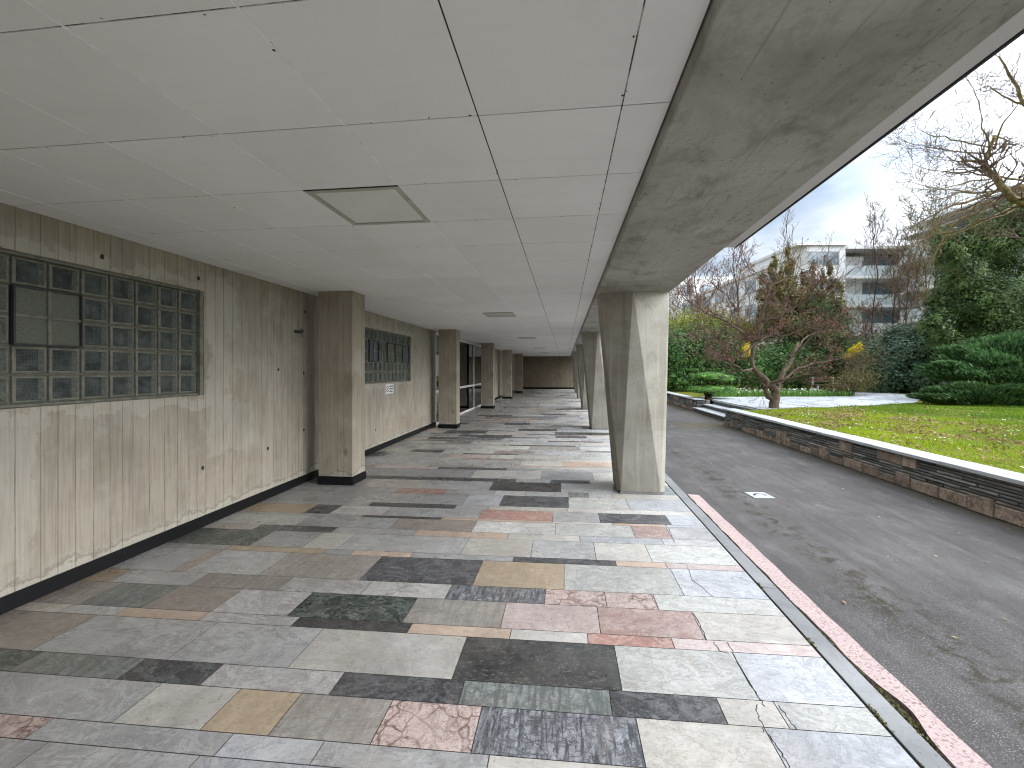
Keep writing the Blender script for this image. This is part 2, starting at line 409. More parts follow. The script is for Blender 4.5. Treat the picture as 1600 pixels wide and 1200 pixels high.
# slab marbles of the floor
MAR = [
 ('white', (0.60, 0.575, 0.52), (0.42, 0.40, 0.36), 'soft', 4, .5, None),
 ('greenwhite', (0.56, 0.56, 0.52), (0.3, 0.3, 0.27), 'soft', 7, .7, (0.48, 0.48, 0.45)),
 ('lightgrey', (0.50, 0.495, 0.48), (0.27, 0.27, 0.27), 'soft', 4, .7, (0.39, 0.39, 0.38)),
 ('blue', (0.50, 0.51, 0.53), (0.27, 0.28, 0.3), 'soft', 6, .7, (0.41, 0.42, 0.44)),
 ('grey', (0.34, 0.335, 0.33), (0.5, 0.5, 0.49), 'soft', 5, .5, (0.25, 0.25, 0.25)),
 ('dark', (0.06, 0.062, 0.068), (0.3, 0.3, 0.31), 'soft', 4, .35, (0.035, 0.036, 0.04)),
 ('black', (0.055, 0.055, 0.053), (0.25, 0.25, 0.24), 'soft', 2.2, .12, (0.012, 0.012, 0.012)),
 ('verde', (0.015, 0.024, 0.02), (0.30, 0.34, 0.30), 'speck', 4, .4, (0.012, 0.03, 0.023)),
 ('tan', (0.50, 0.40, 0.27), (0.36, 0.27, 0.17), 'stripe', 5, .5, (0.42, 0.32, 0.2)),
 ('peach', (0.60, 0.46, 0.35), (0.45, 0.3, 0.2), 'soft', 5, .4, (0.53, 0.4, 0.3)),
 ('red', (0.37, 0.17, 0.125), (0.6, 0.44, 0.38), 'soft', 6, .5, (0.3, 0.15, 0.12)),
 ('redbeige', (0.45, 0.345, 0.31), (0.25, 0.13, 0.105), 'speck', 3, .65, (0.36, 0.26, 0.23)),
 ('pinkvein', (0.62, 0.50, 0.455), (0.16, 0.08, 0.06), 'net', 4, .9, (0.6, 0.43, 0.38)),
 ('stripe', (0.37, 0.385, 0.41), (0.06, 0.065, 0.075), 'stripe', 12, 1.0, (0.24, 0.25, 0.275)),
 ('greenstripe', (0.35, 0.37, 0.35), (0.11, 0.13, 0.12), 'stripe', 9, .85, (0.25, 0.27, 0.255)),
 ('beigestripe', (0.42, 0.39, 0.35), (0.24, 0.21, 0.18), 'stripe', 6, .6, (0.36, 0.33, 0.29)),
 ('brown', (0.31, 0.265, 0.23), (0.5, 0.45, 0.4), 'soft', 6, .35, (0.26, 0.21, 0.18)),
 ('whitevein', (0.60, 0.58, 0.54), (0.2, 0.2, 0.19), 'net', 3, .55, (0.5, 0.49, 0.46)),
 ('greyvein', (0.36, 0.34, 0.33), (0.62, 0.6, 0.57), 'speck', 3, .5, (0.3, 0.28, 0.27)),
 ('cream', (0.55, 0.52, 0.46), (0.33, 0.29, 0.24), 'speck', 4, .45, (0.47, 0.45, 0.4)),
 ('pink', (0.60, 0.50, 0.46), (0.42, 0.28, 0.25), 'soft', 6, .6, (0.54, 0.45, 0.42)),
]
MI = {m[0]: i for i, m in enumerate(MAR)}
def desat(c, f=.8):
    g = sum(c) / 3; return tuple(g + (x - g) * f for x in c)
marble_mats = [marble('marble_' + n, desat(b), desat(v), kd, sc, am, se and desat(se), rot=0.75 if n == 'stripe' else 1.25) for n, b, v, kd, sc, am, se in MAR]

# ------------------------------------------------------------------ floor of marble slabs
def xat(px, y):
    r = (px - 800) / 680.0
    return y * (r * cs - sn) / (cs + r * sn)
def aA(x): return x / 2.608
def aB(x): return 500 + x / 2.608
def aC(x): return 1000 + x / 2.608
# rows: y of the near edge, y of the far edge, [(right-hand end of slab at the far edge, colour), ...] from the wall outwards
rows = [
 (1.40, 1.66, [(-2.2, 'grey'), (-1.5, 'lightgrey'), (-0.7, 'blue'), (-0.1, 'tan'), (0.5, 'grey'), (1.42, 'cream')]),
 (1.66, 1.776, [(xat(aA(210), 1.72), 'pinkvein'), (xat(aA(930), 1.72), 'grey'), (xat(aA(1300), 1.72), 'blue'), (xat(aB(680), 1.72), 'lightgrey'), (xat(aB(1300), 1.72), 'white'), (1.42, 'blue')]),
 (1.776, 2.03, [(xat(-60, 2.03), 'grey'), (xat(aA(690), 2.03), 'grey'), (xat(aA(1000), 2.03), 'white'), (xat(aA(1240), 2.03), 'tan'), (xat(aB(300), 2.03), 'beigestripe'), (xat(aB(660), 2.03), 'pinkvein'), (xat(aB(1290), 2.03), 'stripe'), (xat(aC(520), 2.03), 'cream'), (1.42, 'blue')]),
 (2.03, 2.193, [(xat(aA(225), 2.19), 'verde'), (xat(aA(625), 2.19), 'greenstripe'), (xat(aA(930), 2.19), 'dark'), (xat(aA(1410), 2.19), 'greyvein'), (xat(aB(590), 2.19), 'dark'), (xat(aB(1180), 2.19), 'greenstripe'), (xat(aC(320), 2.19), 'dark'), (xat(aC(560), 2.19), 'cream'), (1.42, 'greenwhite')]),
 (2.193, 2.556, [(xat(aA(440), 2.556), 'brown'), (xat(aA(910), 2.556), 'lightgrey'), (xat(aB(25), 2.556), 'lightgrey'), (xat(aB(600), 2.556), 'white'), (xat(aB(1200), 2.556), 'black'), (xat(aC(385), 2.556), 'greenwhite'), (1.42, 'blue')]),
 (2.556, 2.659, [(xat(aA(110), 2.66), 'grey'), (xat(aA(350), 2.66), 'cream'), (xat(aA(560), 2.66), 'lightgrey'), (xat(aA(880), 2.66), 'peach'), (xat(aA(1235), 2.66), 'greyvein'), (xat(aB(380), 2.66), 'black'), (xat(aB(780), 2.66), 'peach'), (xat(aB(1090), 2.66), 'white'), (xat(aB(1435), 2.66), 'red'), (1.42, 'pink')]),
 (2.659, 2.962, [(xat(aA(400), 2.96), 'brown'), (xat(aA(540), 2.96), 'beigestripe'), (xat(aA(760), 2.96), 'greenstripe'), (xat(aA(1010), 2.96), 'brown'), (xat(aA(1285), 2.96), 'greyvein'), (xat(aB(400), 2.96), 'verde'), (xat(aB(760), 2.96), 'beigestripe'), (xat(aB(1130), 2.96), 'pink'), (xat(aB(1520), 2.96), 'redbeige'), (1.42, 'cream')]),
 (2.962, 3.168, [(xat(aA(580), 3.17), 'tan'), (xat(aA(880), 3.17), 'lightgrey'), (xat(aA(1210), 3.17), 'beigestripe'), (xat(aB(220), 3.17), 'greyvein'), (xat(aB(540), 3.17), 'whitevein'), (xat(aB(920), 3.17), 'stripe'), (xat(aB(1160), 3.17), 'pinkvein'), (xat(aB(1360), 3.17), 'pinkvein'), (1.42, 'greenwhite')]),
 (3.168, 3.593, [(-3.1, 'grey'), (xat(aA(940), 3.6), 'brown'), (xat(aA(1205), 3.6), 'lightgrey'), (xat(aB(260), 3.6), 'beigestripe'), (xat(aB(665), 3.6), 'dark'), (xat(aB(995), 3.6), 'tan'), (xat(aB(1430), 3.6), 'greenwhite'), (1.42, 'blue')]),
 (3.593, 3.694, [(-3.0, 'grey'), (-2.1, 'tan'), (xat(aB(150), 3.69), 'grey'), (xat(aB(385), 3.69), 'peach'), (xat(aB(790), 3.69), 'grey'), (xat(aB(1205), 3.69), 'dark'), (xat(aB(1410), 3.69), 'peach'), (1.42, 'pink')]),
 (3.694, 4.07, [(-2.85, 'verde'), (-2.35, 'grey'), (-2.02, 'white'), (xat(aB(610), 4.07), 'lightgrey'), (xat(aB(870), 4.07), 'cream'), (xat(aB(1115), 4.07), 'lightgrey'), (xat(aB(1325), 4.07), 'white'), (1.42, 'greenwhite')]),
 (4.07, 4.219, [(-3.1, 'cream'), (xat(aB(80), 4.2), 'dark'), (xat(aB(400), 4.2), 'grey'), (xat(aB(770), 4.2), 'peach'), (xat(aB(1058), 4.2), 'white'), (xat(aB(1395), 4.2), 'blue'), (1.42, 'lightgrey')]),
 (4.219, 4.536, [(-2.75, 'greenwhite'), (xat(aB(325), 4.5), 'grey'), (xat(aB(640), 4.5), 'brown'), (xat(aB(960), 4.5), 'whitevein'), (xat(aB(1270), 4.5), 'greenwhite'), (xat(aB(1415), 4.5), 'redbeige'), (1.42, 'lightgrey')]),
 (4.536, 4.60, [(-2.2, 'grey'), (xat(aB(500), 4.6), 'black'), (xat(aB(950), 4.6), 'peach'), (xat(aB(1190), 4.6), 'white'), (xat(aB(1410), 4.6), 'peach'), (1.42, 'blue')]),
 (4.60, 4.906, [(-2.9, 'tan'), (xat(aB(100), 4.9), 'dark'), (xat(aB(300), 4.9), 'greyvein'), (xat(aB(665), 4.9), 'grey'), (xat(aB(950), 4.9), 'red'), (xat(aB(1135), 4.9), 'lightgrey'), (xat(aB(1410), 4.9), 'dark'), (1.42, 'blue')]),
 (4.906, 5.053, [(-2.3, 'lightgrey'), (xat(aB(560), 5.05), 'dark'), (xat(aB(690), 5.05), 'grey'), (xat(aB(1010), 5.05), 'cream'), (1.42, 'white')]),
 (5.053, 5.485, [(-2.6, 'lightgrey'), (xat(aB(410), 5.48), 'greyvein'), (xat(aB(610), 5.48), 'grey'), (xat(aB(750), 5.48), 'blue'), (xat(aB(1012), 5.48), 'dark'), (xat(aB(1245), 5.48), 'greenwhite'), (1.42, 'blue')]),
 (5.485, 5.70, [(-2.2, 'grey'), (-1.55, 'red'), (-0.9, 'lightgrey'), (-0.5, 'greyvein'), (0.05, 'lightgrey'), (0.3, 'greenstripe'), (0.6, 'lightgrey'), (1.42, 'cream')]),
 (5.70, 6.15, [(-2.8, 'grey'), (-1.9, 'cream'), (-1.0, 'lightgrey'), (-0.05, 'black'), (0.7, 'lightgrey'), (1.42, 'greenstripe')]),
 (6.15, 6.33, [(-2.2, 'dark'), (-0.7, 'dark'), (-0.2, 'lightgrey'), (0.35, 'dark'), (1.42, 'whitevein')]),
 (6.33, 6.85, [(-1.4, 'grey'), (-0.35, 'white'), (0.42, 'grey'), (1.42, 'white')]),
]
palette = ['white'] * 9 + ['greenwhite'] * 6 + ['lightgrey'] * 9 + ['blue'] * 3 + ['grey'] * 5 + ['dark'] * 4 + ['black'] * 2 + ['cream'] * 3 + ['tan', 'peach', 'peach', 'brown', 'redbeige', 'whitevein', 'greyvein', 'greyvein', 'beigestripe', 'beigestripe', 'stripe', 'greenstripe', 'pink']  # many whites, in part to put the far floor's sheen into slab colour
rr = random.Random(5)
def auto_row(y0, y1):
    x = -3.66 + rr.uniform(0.1, 0.7); out = []; last = None
    while True:
        c = rr.choice(palette)
        while c == last: c = rr.choice(palette)
        last = c
        if x > 1.1: out.append((1.42, c)); break
        out.append((x, c)); x += rr.uniform(0.45, 1.35) * (1 if y1 - y0 > .15 else 1.15)
    return (y0, y1, out)
y = 6.85; thin = True
while y < 36.1:
    h = rr.uniform(0.08, 0.2) if thin else rr.uniform(0.3, 0.46)
    rows.append(auto_row(y, y + h)); y += h; thin = not thin or rr.random() < 0.15
y = 1.40; thin = True
while y > -8:
    h = rr.uniform(0.08, 0.2) if thin else rr.uniform(0.3, 0.46)
    rows.append(auto_row(y - h, y)); y -= h; thin = not thin
def sk(x, y): return y + 0.026 * (x + 0.6)
fv, ff, fm, foff, ftint = [], [], [], [], []
G = 0.0022
for (y0, y1, sl) in rows:
    x0 = -3.70
    for (x1, c) in sl:
        if x1 - x0 < 0.03: continue
        n = len(fv); a, b = x0 + G, x1 - G
        fv += [(a, sk(a, y0 + G), 0), (b, sk(b, y0 + G), 0), (b, sk(b, y1 - G), 0), (a, sk(a, y1 - G), 0)]
        ff.append((n, n + 1, n + 2, n + 3)); fm.append(MI[c])
        foff += [rr.uniform(-9, 9), rr.uniform(-9, 9), rr.uniform(-9, 9)]; ftint.append(rr.uniform(0.86, 1.1) * (1.18 if y0 > 6.8 else 1.0)); x0 = x1  # far slabs tinted brighter: distant sheen painted into their colour
me = bpy.data.meshes.new('floor'); me.from_pydata(fv, [], ff)
me.polygons.foreach_set('material_index', fm)
me.attributes.new('off', 'FLOAT_VECTOR', 'FACE').data.foreach_set('vector', foff)
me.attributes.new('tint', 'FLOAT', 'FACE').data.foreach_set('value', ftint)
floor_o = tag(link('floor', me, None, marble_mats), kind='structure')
b = MB(); b.box(-3.9, 1.42, -8.4, 36.3, -0.12, -0.004); b.build('joint_bed', M['grout'], floor_o)

CRACKS = [[(0.994, 3.721), (0.961, 3.464), (1.038, 3.203)], [(0.838, 2.992), (0.84, 2.84), (0.833, 2.69)], [(0.869, 2.683), (0.869, 2.6), (0.917, 2.578)], [(0.951, 2.681), (0.94, 2.508), (0.939, 2.289), (0.944, 2.195)], [(0.916, 2.207), (0.894, 2.159), (0.885, 2.101), (0.872, 2.038)], [(1.012, 2.211), (1.017, 2.131), (1.024, 2.07)], [(0.89, 2.034), (0.898, 1.972), (0.899, 1.914), (0.897, 1.869)], [(1.04, 4.672), (1.033, 4.431), (1.008, 4.183)]]
b = MB(); cr_ = random.Random(2)
for ln in CRACKS:
    pts = [Vector((x, y, 0)) for x, y in ln]; fine = []
    for i in range(len(pts) - 1):
        for q in range(5): fine.append(pts[i].lerp(pts[i + 1], q / 5) + Vector((cr_.uniform(-.006, .006), cr_.uniform(-.006, .006), 0)))
    fine.append(pts[-1])
    for i in range(len(fine) - 1):
        a, c_ = fine[i], fine[i + 1]; d = (c_ - a).normalized(); n_ = Vector((-d.y, d.x, 0)) * cr_.uniform(.0012, .0026)
        b.poly([(*(a - n_).xy, .0012), (*(c_ - n_).xy, .0012), (*(c_ + n_).xy, .0012), (*(a + n_).xy, .0012)])
b.build('cracks', M['dark_joint'], floor_o)

# edge strips and drive
M['strip'] = smooth_concrete('grey_edge_stone', (0.24, 0.245, 0.245), (0.17, 0.175, 0.175), (0.32, 0.325, 0.325), 0.4, False, 5)
k = NT('pink_tarred_stone', 0.85)
n1 = k.noise(k.co(), 60, 4, 0.7); n2 = k.noise(k.co(), 3, 5, .6)
c = k.mix(k.ramp(n2, (0.35, 0.0), (0.7, 0.7)), (0.49, 0.375, 0.355), (0.40, 0.315, 0.30))
c = k.mix(k.ramp(n1, (0.52, 0.0), (0.62, 0.8)), c, (0.15, 0.115, 0.105))
k.color(c); k.bump(n1, 0.5, 0.004); M['pink'] = k.done()
b = MB(); y = -8.0
while y < 36:
    L = 1.9; b.box(1.436, 1.548, y + .003, y + L - .003, -0.12, -0.002); y += L
tag(b.build('kerb_strip', M['strip'], bevel=0.003), kind='structure')
b = MB()
top = []; N = 90
ys = np.linspace(-8, 5.82, 400)
lft, rgt = [], []
for yy in ys:
    dent = 0.045 * math.exp(-((yy - 2.27) / 0.17) ** 2) + 0.006 * math.exp(-((yy - 2.75) / 0.3) ** 2)
    lft.append((1.562 + dent + 0.004 * math.sin(yy * 9.1) + 0.003 * math.sin(yy * 23), yy))
    rgt.append((1.705 + 0.003 * math.sin(yy * 3.1 + 1) + 0.003 * math.sin(yy * 13.7), yy))
for i in range(len(ys) - 1):
    a, c_, d, e = lft[i], rgt[i], rgt[i + 1], lft[i + 1]
    b.poly([(a[0], a[1], .0), (c_[0], c_[1], -.004), (d[0], d[1], -.004), (e[0], e[1], .0)])
    b.poly([(a[0], a[1], -.1), (a[0], a[1], 0), (e[0], e[1], 0), (e[0], e[1], -.1)])
    b.poly([(c_[0], c_[1], -.004), (c_[0], c_[1], -.1), (d[0], d[1], -.1), (d[0], d[1], -.004)])
b.poly([(1.562, 5.82, 0), (1.705, 5.82, -.004), (1.705, 5.82, -.1), (1.562, 5.82, -.1)])
tag(b.build('kerb', M['pink']), kind='structure')

k = NT('old_asphalt', 0.85, 0.15)
n1 = k.noise(k.co(), 1.1, 7, 0.65, 0.4); n2 = k.noise(k.co(), 140, 3, 0.6); sp = k.voro(k.co(), 110.0, out='Color')
n3 = k.noise(k.co(scale=(1, .35, 1)), 5, 6, 0.7, .3)
c = k.ramp(n1, (0.3, (0.06, 0.056, 0.054)), (0.5, (0.085, 0.08, 0.078)), (0.7, (0.115, 0.11, 0.107)))
c = k.mix(k.ramp(n3, (0.5, 0.0), (0.68, 0.6)), c, (0.15, 0.142, 0.138))
c = k.mix(k.ramp(n2, (0.55, 0.0), (0.7, 0.8)), c, (0.33, 0.32, 0.31))
c = k.mix(k.ramp(n2, (0.3, 0.7), (0.42, 0.0)), c, (0.04, 0.038, 0.035))
ag = k.voro(k.co(), 120.0); agc = k.sep(k.voro(k.co(), 120.0, out='Color'))[0]; agm = k.ramp(k.noise(k.co(loc=(5, 5, 0)), 1.8, 5, .65), (.4, .25), (.62, 1.0))
c = k.mix(k.math('MULTIPLY', k.math('LESS_THAN', ag, 0.32), k.math('MULTIPLY', k.math('GREATER_THAN', agc, 0.70), agm)), c, (0.34, 0.33, 0.32))
c = k.mix(k.math('MULTIPLY', k.math('LESS_THAN', ag, 0.3), k.math('MULTIPLY', k.math('LESS_THAN', agc, 0.2), 0.7)), c, (0.03, 0.028, 0.026))
x_, y_, z_ = k.sep(k.co())[:3]
nn = k.noise(k.co(), 6, 7, 0.75, .5)
# mossy damp line along the wheel track
str_ = k.noise(k.co(scale=(5, .3, 1)), 1.6, 6, .65, .3)
c = k.mix(k.ramp(str_, (0.46, 0.0), (0.7, 0.45)), c, (0.055, 0.05, 0.046))
tr = k.ramp(k.math('ABSOLUTE', k.math('SUBTRACT', x_, 2.22)), (0.05, 1.0), (0.28, 0.0))
c = k.mix(k.math('MULTIPLY', tr, k.ramp(nn, (0.50, 0.0), (0.58, 0.8))), c, (0.042, 0.036, 0.02))
edge = k.ramp(x_, (0.0, 0.0), (1.0, 1.0))
ed = k.ramp(k.math('MULTIPLY', k.math('SUBTRACT', 4.66, x_), 2.2), (0.0, 1.0), (0.75, 0.0))
c = k.mix(k.math('MULTIPLY', ed, k.ramp(nn, (0.3, 0.2), (0.6, 0.8))), c, (0.06, 0.055, 0.035))
far = k.math('MULTIPLY', k.ramp(k.math('ABSOLUTE', k.math('SUBTRACT', y_, 13.2)), (0.3, 1.0), (1.8, 0.0)), k.ramp(k.math('ABSOLUTE', k.math('SUBTRACT', x_, 3.9)), (0.3, 1.0), (1.1, 0.0)))
c = k.mix(k.math('MULTIPLY', far, k.ramp(nn, (0.4, 0.0), (0.6, 0.7))), c, (0.14, 0.12, 0.03))
k.color(c); k.bump(k.math('ADD', n2, k.math('MULTIPLY', n1, 0.4)), 0.6, 0.004); M['asphalt'] = k.done()
b = MB(); b.poly([(1.552, -12, -.022), (5.9, -12, -.022), (5.9, 60, -.022), (1.552, 60, -.022)])
tag(b.build('road', M['asphalt']), kind='structure')
M['soil'] = flat('dark_soil', (0.045, 0.035, 0.022), 0.95, 0.1, 0.4, 3)
b = MB(); b.poly([(-400, -400, -.2), (400, -400, -.2), (400, 400, -.2), (-400, 400, -.2)])
tag(b.build('ground', M['soil']), kind='structure')

# lawn
k = NT('mossy_lawn', 0.95, 0.1)
n1 = k.noise(k.co(), 0.75, 6, 0.6, .5); n2 = k.noise(k.co(), 9, 7, 0.72); n3 = k.noise(k.co(), 60, 4, .7)
c = k.ramp(n1, (0.35, (0.09, 0.12, 0.015)), (0.5, (0.19, 0.18, 0.02)), (0.66, (0.07, 0.11, 0.015)))
c = k.mix(k.ramp(n2, (0.5, 0.0), (0.66, 0.8)), c, (0.12, 0.085, 0.035))
c = k.mix(k.ramp(n3, (0.35, 0.8), (0.55, 0.0)), c, (0.05, 0.06, 0.012))
k.color(c); k.bump(n2, 0.8, 0.03); M['lawn'] = k.done()
GZ = 0.43
b = MB()
for (x0, x1, y0, y1) in ((4.80, 5.68, -12, 13.38), (5.68, 170, -12, 150), (5.2, 5.68, 17.75, 150)):
    b.poly([(x0, y0, GZ), (x1, y0, GZ), (x1, y1, GZ), (x0, y1, GZ)])
tag(b.build('lawn', M['lawn']), kind='structure')

# paved terrace in the garden
k = NT('pale_flagstones', 0.5, 0.4)
vc = k.voro(k.co(scale=(1, 1, 0)), 1.5, out='Color', rnd=.8); ve = k.voro(k.co(scale=(1, 1, 0)), 1.5, 'DISTANCE_TO_EDGE', rnd=.8)
sepc = k.sep(vc)[0]
c = k.ramp(sepc, (0.0, (0.40, 0.43, 0.46)), (1.0, (0.58, 0.61, 0.64)))
c = k.mix(k.ramp(k.noise(k.co(), 7, 6, .7), (0.5, 0.0), (0.7, 0.45)), c, (0.22, 0.24, 0.24))
c = k.mix(k.ramp(ve, (0.015, 0.85), (0.035, 0.0)), c, (0.10, 0.11, 0.09))
k.color(c); k.bump(ve, 0.2, 0.01); M['flag'] = k.done()
b = MB()
pl = [(5.70, 13.42), (6.3, 13.75), (8.2, 14.6), (10.2, 15.7), (12.2, 16.9), (14.2, 19.2), (15.8, 21.6), (15.9, 24.6), (12.8, 24.4), (12.7, 20.4), (5.70, 19.3)]
b.loft([(x, y, GZ - .05) for x, y in pl], [(x, y, GZ + .012) for x, y in pl])
tag(b.build('patio', M['flag']), kind='structure')

# ------------------------------------------------------------------ portico: walls
WX = -3.66; CZ = 2.69
def concrete_wall(y0, y1, label, wins, thick=0.3, mat=None):
    t = thing('concrete_wall', label, 'wall', (0, 0, 0))
    b = MB(); mat = mat or M['wall']
    ys = [y0] + [v for w in wins for v in w[:2]] + [y1]
    for i in range(0, len(ys), 2):
        b.box(WX - thick, WX, ys[i], ys[i + 1], 0.0, CZ + .1)
    for (a, c_, z0, z1) in wins:
        b.box(WX - thick, WX, a, c_, 0.0, z0); b.box(WX - thick, WX, a, c_, z1, CZ + .1)
    b.build('wall_slab', mat, t)
    s = MB(); s.box(WX + .001, WX + .014, y0 + .002, y1 - .002, 0.002, 0.112)
    s.build('skirting', M['black'], t, bevel=0.002)
    return t

k = NT('ribbed_glass_block', 0.5, 0.25)
x_, y_, z_ = k.sep(k.co())[:3]
gx = k.math('SINE', k.math('MULTIPLY', y_, 620.0)); gz = k.math('SINE', k.math('MULTIPLY', z_, 620.0))
gg = k.math('ADD', k.math('MULTIPLY', gx, 0.5), k.math('MULTIPLY', gz, 0.5))
big = k.noise(k.co(), 9, 3)
c = k.ramp(k.math('ADD', k.math('MULTIPLY', gg, 0.12), big), (0.3, (0.028, 0.036, 0.036)), (0.72, (0.12, 0.14, 0.13)))
k.color(c); k.bump(gg, 0.6, 0.004); M['block_in'] = k.done()
M['block_rim'] = flat('pale_green_glass_rim', (0.175, 0.18, 0.145), 0.5, 0.25, 0.3, 14)
M['block_side'] = flat('glass_flank', (0.10, 0.11, 0.092), 0.55, 0.15, 0.4, 60)
M['mortar'] = flat('block_mortar', (0.16, 0.16, 0.13), 0.9, .2, .3, 25)
k = NT('wired_glass_pane', 0.55, 0.25)
n1 = k.noise(k.co(), 160, 3); c = k.ramp(n1, (0.35, (0.10, 0.11, 0.085)), (0.65, (0.16, 0.17, 0.135)))
k.color(c); k.bump(n1, 0.3, 0.002); M['wired'] = k.done()
k2 = NT('tinted_vent_pane', 0.4, 0.3); k2.color((0.09, 0.1, 0.12)); M['vent'] = k2.done()

def block_window(parent, ya, yb, z0, z1, pitch, nr, vents, tint=0.0):
    """glass block window: frame, blocks, hinged vents"""
    fr = MB(); x = WX - 0.065
    fr.box(x - .02, x + .055, yb - .04, yb - .002, z0 + .002, z1 - .002)
    fr.box(x - .02, x + .03, ya + .002, ya + .04, z0 + .002, z1 - .002)
    fr.box(x - .02, x + .035, ya + .04, yb - .04, z1 - .022, z1 - .002)
    fr.box(x - .02, x + .035, ya + .04, yb - .04, z0 + .002, z0 + .022)
    win = fr.build('glass_block_window', M['block_rim'], parent, bevel=0.002)
    mo = MB(); mo.box(x - .05, x, ya + .04, yb - .04, z0 + .022, z1 - .022); mo.build('mortar_grid', M['mortar'], win)
    ph = (z1 - z0 - .044) / nr; nc = int(round((yb - ya - .08) / pitch)); pw = (yb - ya - .08) / nc
    bl = MB()
    vcells = {}
    for (c0, c1, r0, r1, m) in vents:
        for cc in range(c0, c1):
            for r_ in range(r0, r1): vcells[(cc, r_)] = m
    for c_ in range(nc):
        for r_ in range(nr):
            if (c_, r_) in vcells: continue
            b0 = yb - .04 - (c_ + 1) * pw; a0 = z0 + .022 + r_ * ph; g = .007
            y0, y1, q0, q1 = b0 + g, b0 + pw - g, a0 + g, a0 + ph - g
            xs = x + .022; xi = x + .004; e = .010; e2 = .034
            def ring(o, xx): return [(xx, y0 + o, q0 + o), (xx, y1 - o, q0 + o), (xx, y1 - o, q1 - o), (xx, y0 + o, q1 - o)]
            bl.loft(ring(0, x - .001), ring(0.002, xs - .006), 0, False); bl.loft(ring(0.002, xs - .006), ring(e, xs), 0, False)
            bl.loft(ring(e, xs), ring(e + .008, xs), 0, False); inn = [(xi + .004, y0 + .022, q0 + .026), (xi + .004, y1 - .046, q0 + .026), (xi + .004, y1 - .046, q1 - .024), (xi + .004, y0 + .022, q1 - .024)]
            bl.loft(ring(e + .006, xs), inn, 2, False)
            bl.poly(inn, 1)
    bl.build('glass_blocks', [M['block_rim'], M['block_in'], M['block_side']], win)
    for (c0, c1, r0, r1, m) in vents:
        v0 = yb - .04 - c1 * pw; v1 = yb - .04 - c0 * pw; q0 = z0 + .022 + r0 * ph; q1 = z0 + .022 + r1 * ph
        f_ = MB(); t_ = .012
        for (a, b_, c2, d) in ((v0, v1, q0, q0 + t_), (v0, v1, q1 - t_, q1), (v0, v0 + t_, q0 + t_, q1 - t_), (v1 - t_, v1, q0 + t_, q1 - t_)):
            f_.box(x + .001, x + .042, a, b_, c2, d, 0)
        for i in range(1, c1 - c0): f_.box(x + .024, x + .036, v0 + i * pw - .01, v0 + i * pw + .01, q0 + t_, q1 - t_, 1)
        for i in range(1, r1 - r0):
            for j in range(c1 - c0):
                f_.box(x + .024, x + .036, v0 + j * pw + .012, v0 + (j + 1) * pw - .012, q0 + i * ph - .009, q0 + i * ph + .009, 1)
        f_.box(x + .002, x + .022, v0 + t_, v1 - t_, q0 + t_, q1 - t_, 2)
        f_.build('vent_sash', [M['dark_metal'], M['block_rim'], m], win)
    return win
w1 = concrete_wall(-8.0, 12.08, 'long board-marked concrete wall with two glass block windows and black skirting', [(0.97, 4.04, 1.34, 2.40), (7.00, 10.06, 1.33, 2.39)])
block_window(w1, 0.97, 4.04, 1.34, 2.40, 0.213, 5, [(5, 7, 2, 4, M['wired'])])
block_window(w1, 7.00, 10.06, 1.33, 2.39, 0.213, 5, [(0, 2, 2, 4, M['vent']), (2, 4, 3, 4, M['wired']), (4, 6, 2, 4, M['wired']), (8, 10, 2, 4, M['vent'])])
holes = [(3.97, 2.52), (3.05, 2.50), (5.78, 2.42), (5.75, 1.55), (5.75, 0.75), (4.02, 0.60), (5.2, 1.6), (8.1, .42), (9.6, .50), (5.0, 0.62)]
for (yy, zz) in holes:
    hb = MB(); pts = [(WX + .0015, yy + .018 * math.cos(t) * random.uniform(.8, 1.2), zz + .022 * math.sin(t)) for t in np.linspace(0, 2 * math.pi, 9)[:-1]]
    hb.loft([(WX - .0, p[1], p[2]) for p in pts], [(WX + .002, p[1], p[2]) for p in pts]); hb.build('tie_hole', M['dark_joint'], w1)
w2 = concrete_wall(22.3, 35.9, 'far stretch of board-marked concrete wall beyond the glazed entrance', [])
t = thing('concrete_wall', 'brown concrete wall closing the far end of the covered walk', 'wall')
b = MB(); b.box(WX - .3, 1.42, 36.0, 36.3, 0, CZ + .2); b.build('wall_slab', M['endwall'], t)
b = MB(); b.box(WX + .02, 1.40, 35.984, 35.999, 0.002, .14); b.build('skirting', M['black'], t)

# glazed entrance
k = NT('lobby_glass', 0.02, 0.5)
gl = k.node('ShaderNodeBsdfGlossy'); gl.inputs['Roughness'].default_value = 0.01; gl.inputs['Color'].default_value = (.95, .97, .96, 1)
tr = k.node('ShaderNodeBsdfTransparent'); tr.inputs['Color'].default_value = (.62, .66, .64, 1)
fz = k.node('ShaderNodeFresnel'); fz.inputs['IOR'].default_value = 1.75
ms = k.node('ShaderNodeMixShader'); k.link(fz.outputs[0], ms.inputs[0]); k.link(tr.outputs[0], ms.inputs[1]); k.link(gl.outputs[0], ms.inputs[2])
k.link(ms.outputs[0], k.n['Material Output'].inputs[0]); M['glass'] = k.done()
t = thing('glazed_entrance', 'tall lobby glazing with white posts and a waist-high rail between the concrete walls', 'glass wall')
posts = [12.10, 14.72, 17.40, 19.85, 22.22]
for i, y0 in enumerate(posts):
    b = MB(); b.box(WX - .09, WX - .01, y0, y0 + .075, 0.002, CZ); b.build('post', M['white'], t, bevel=.003)
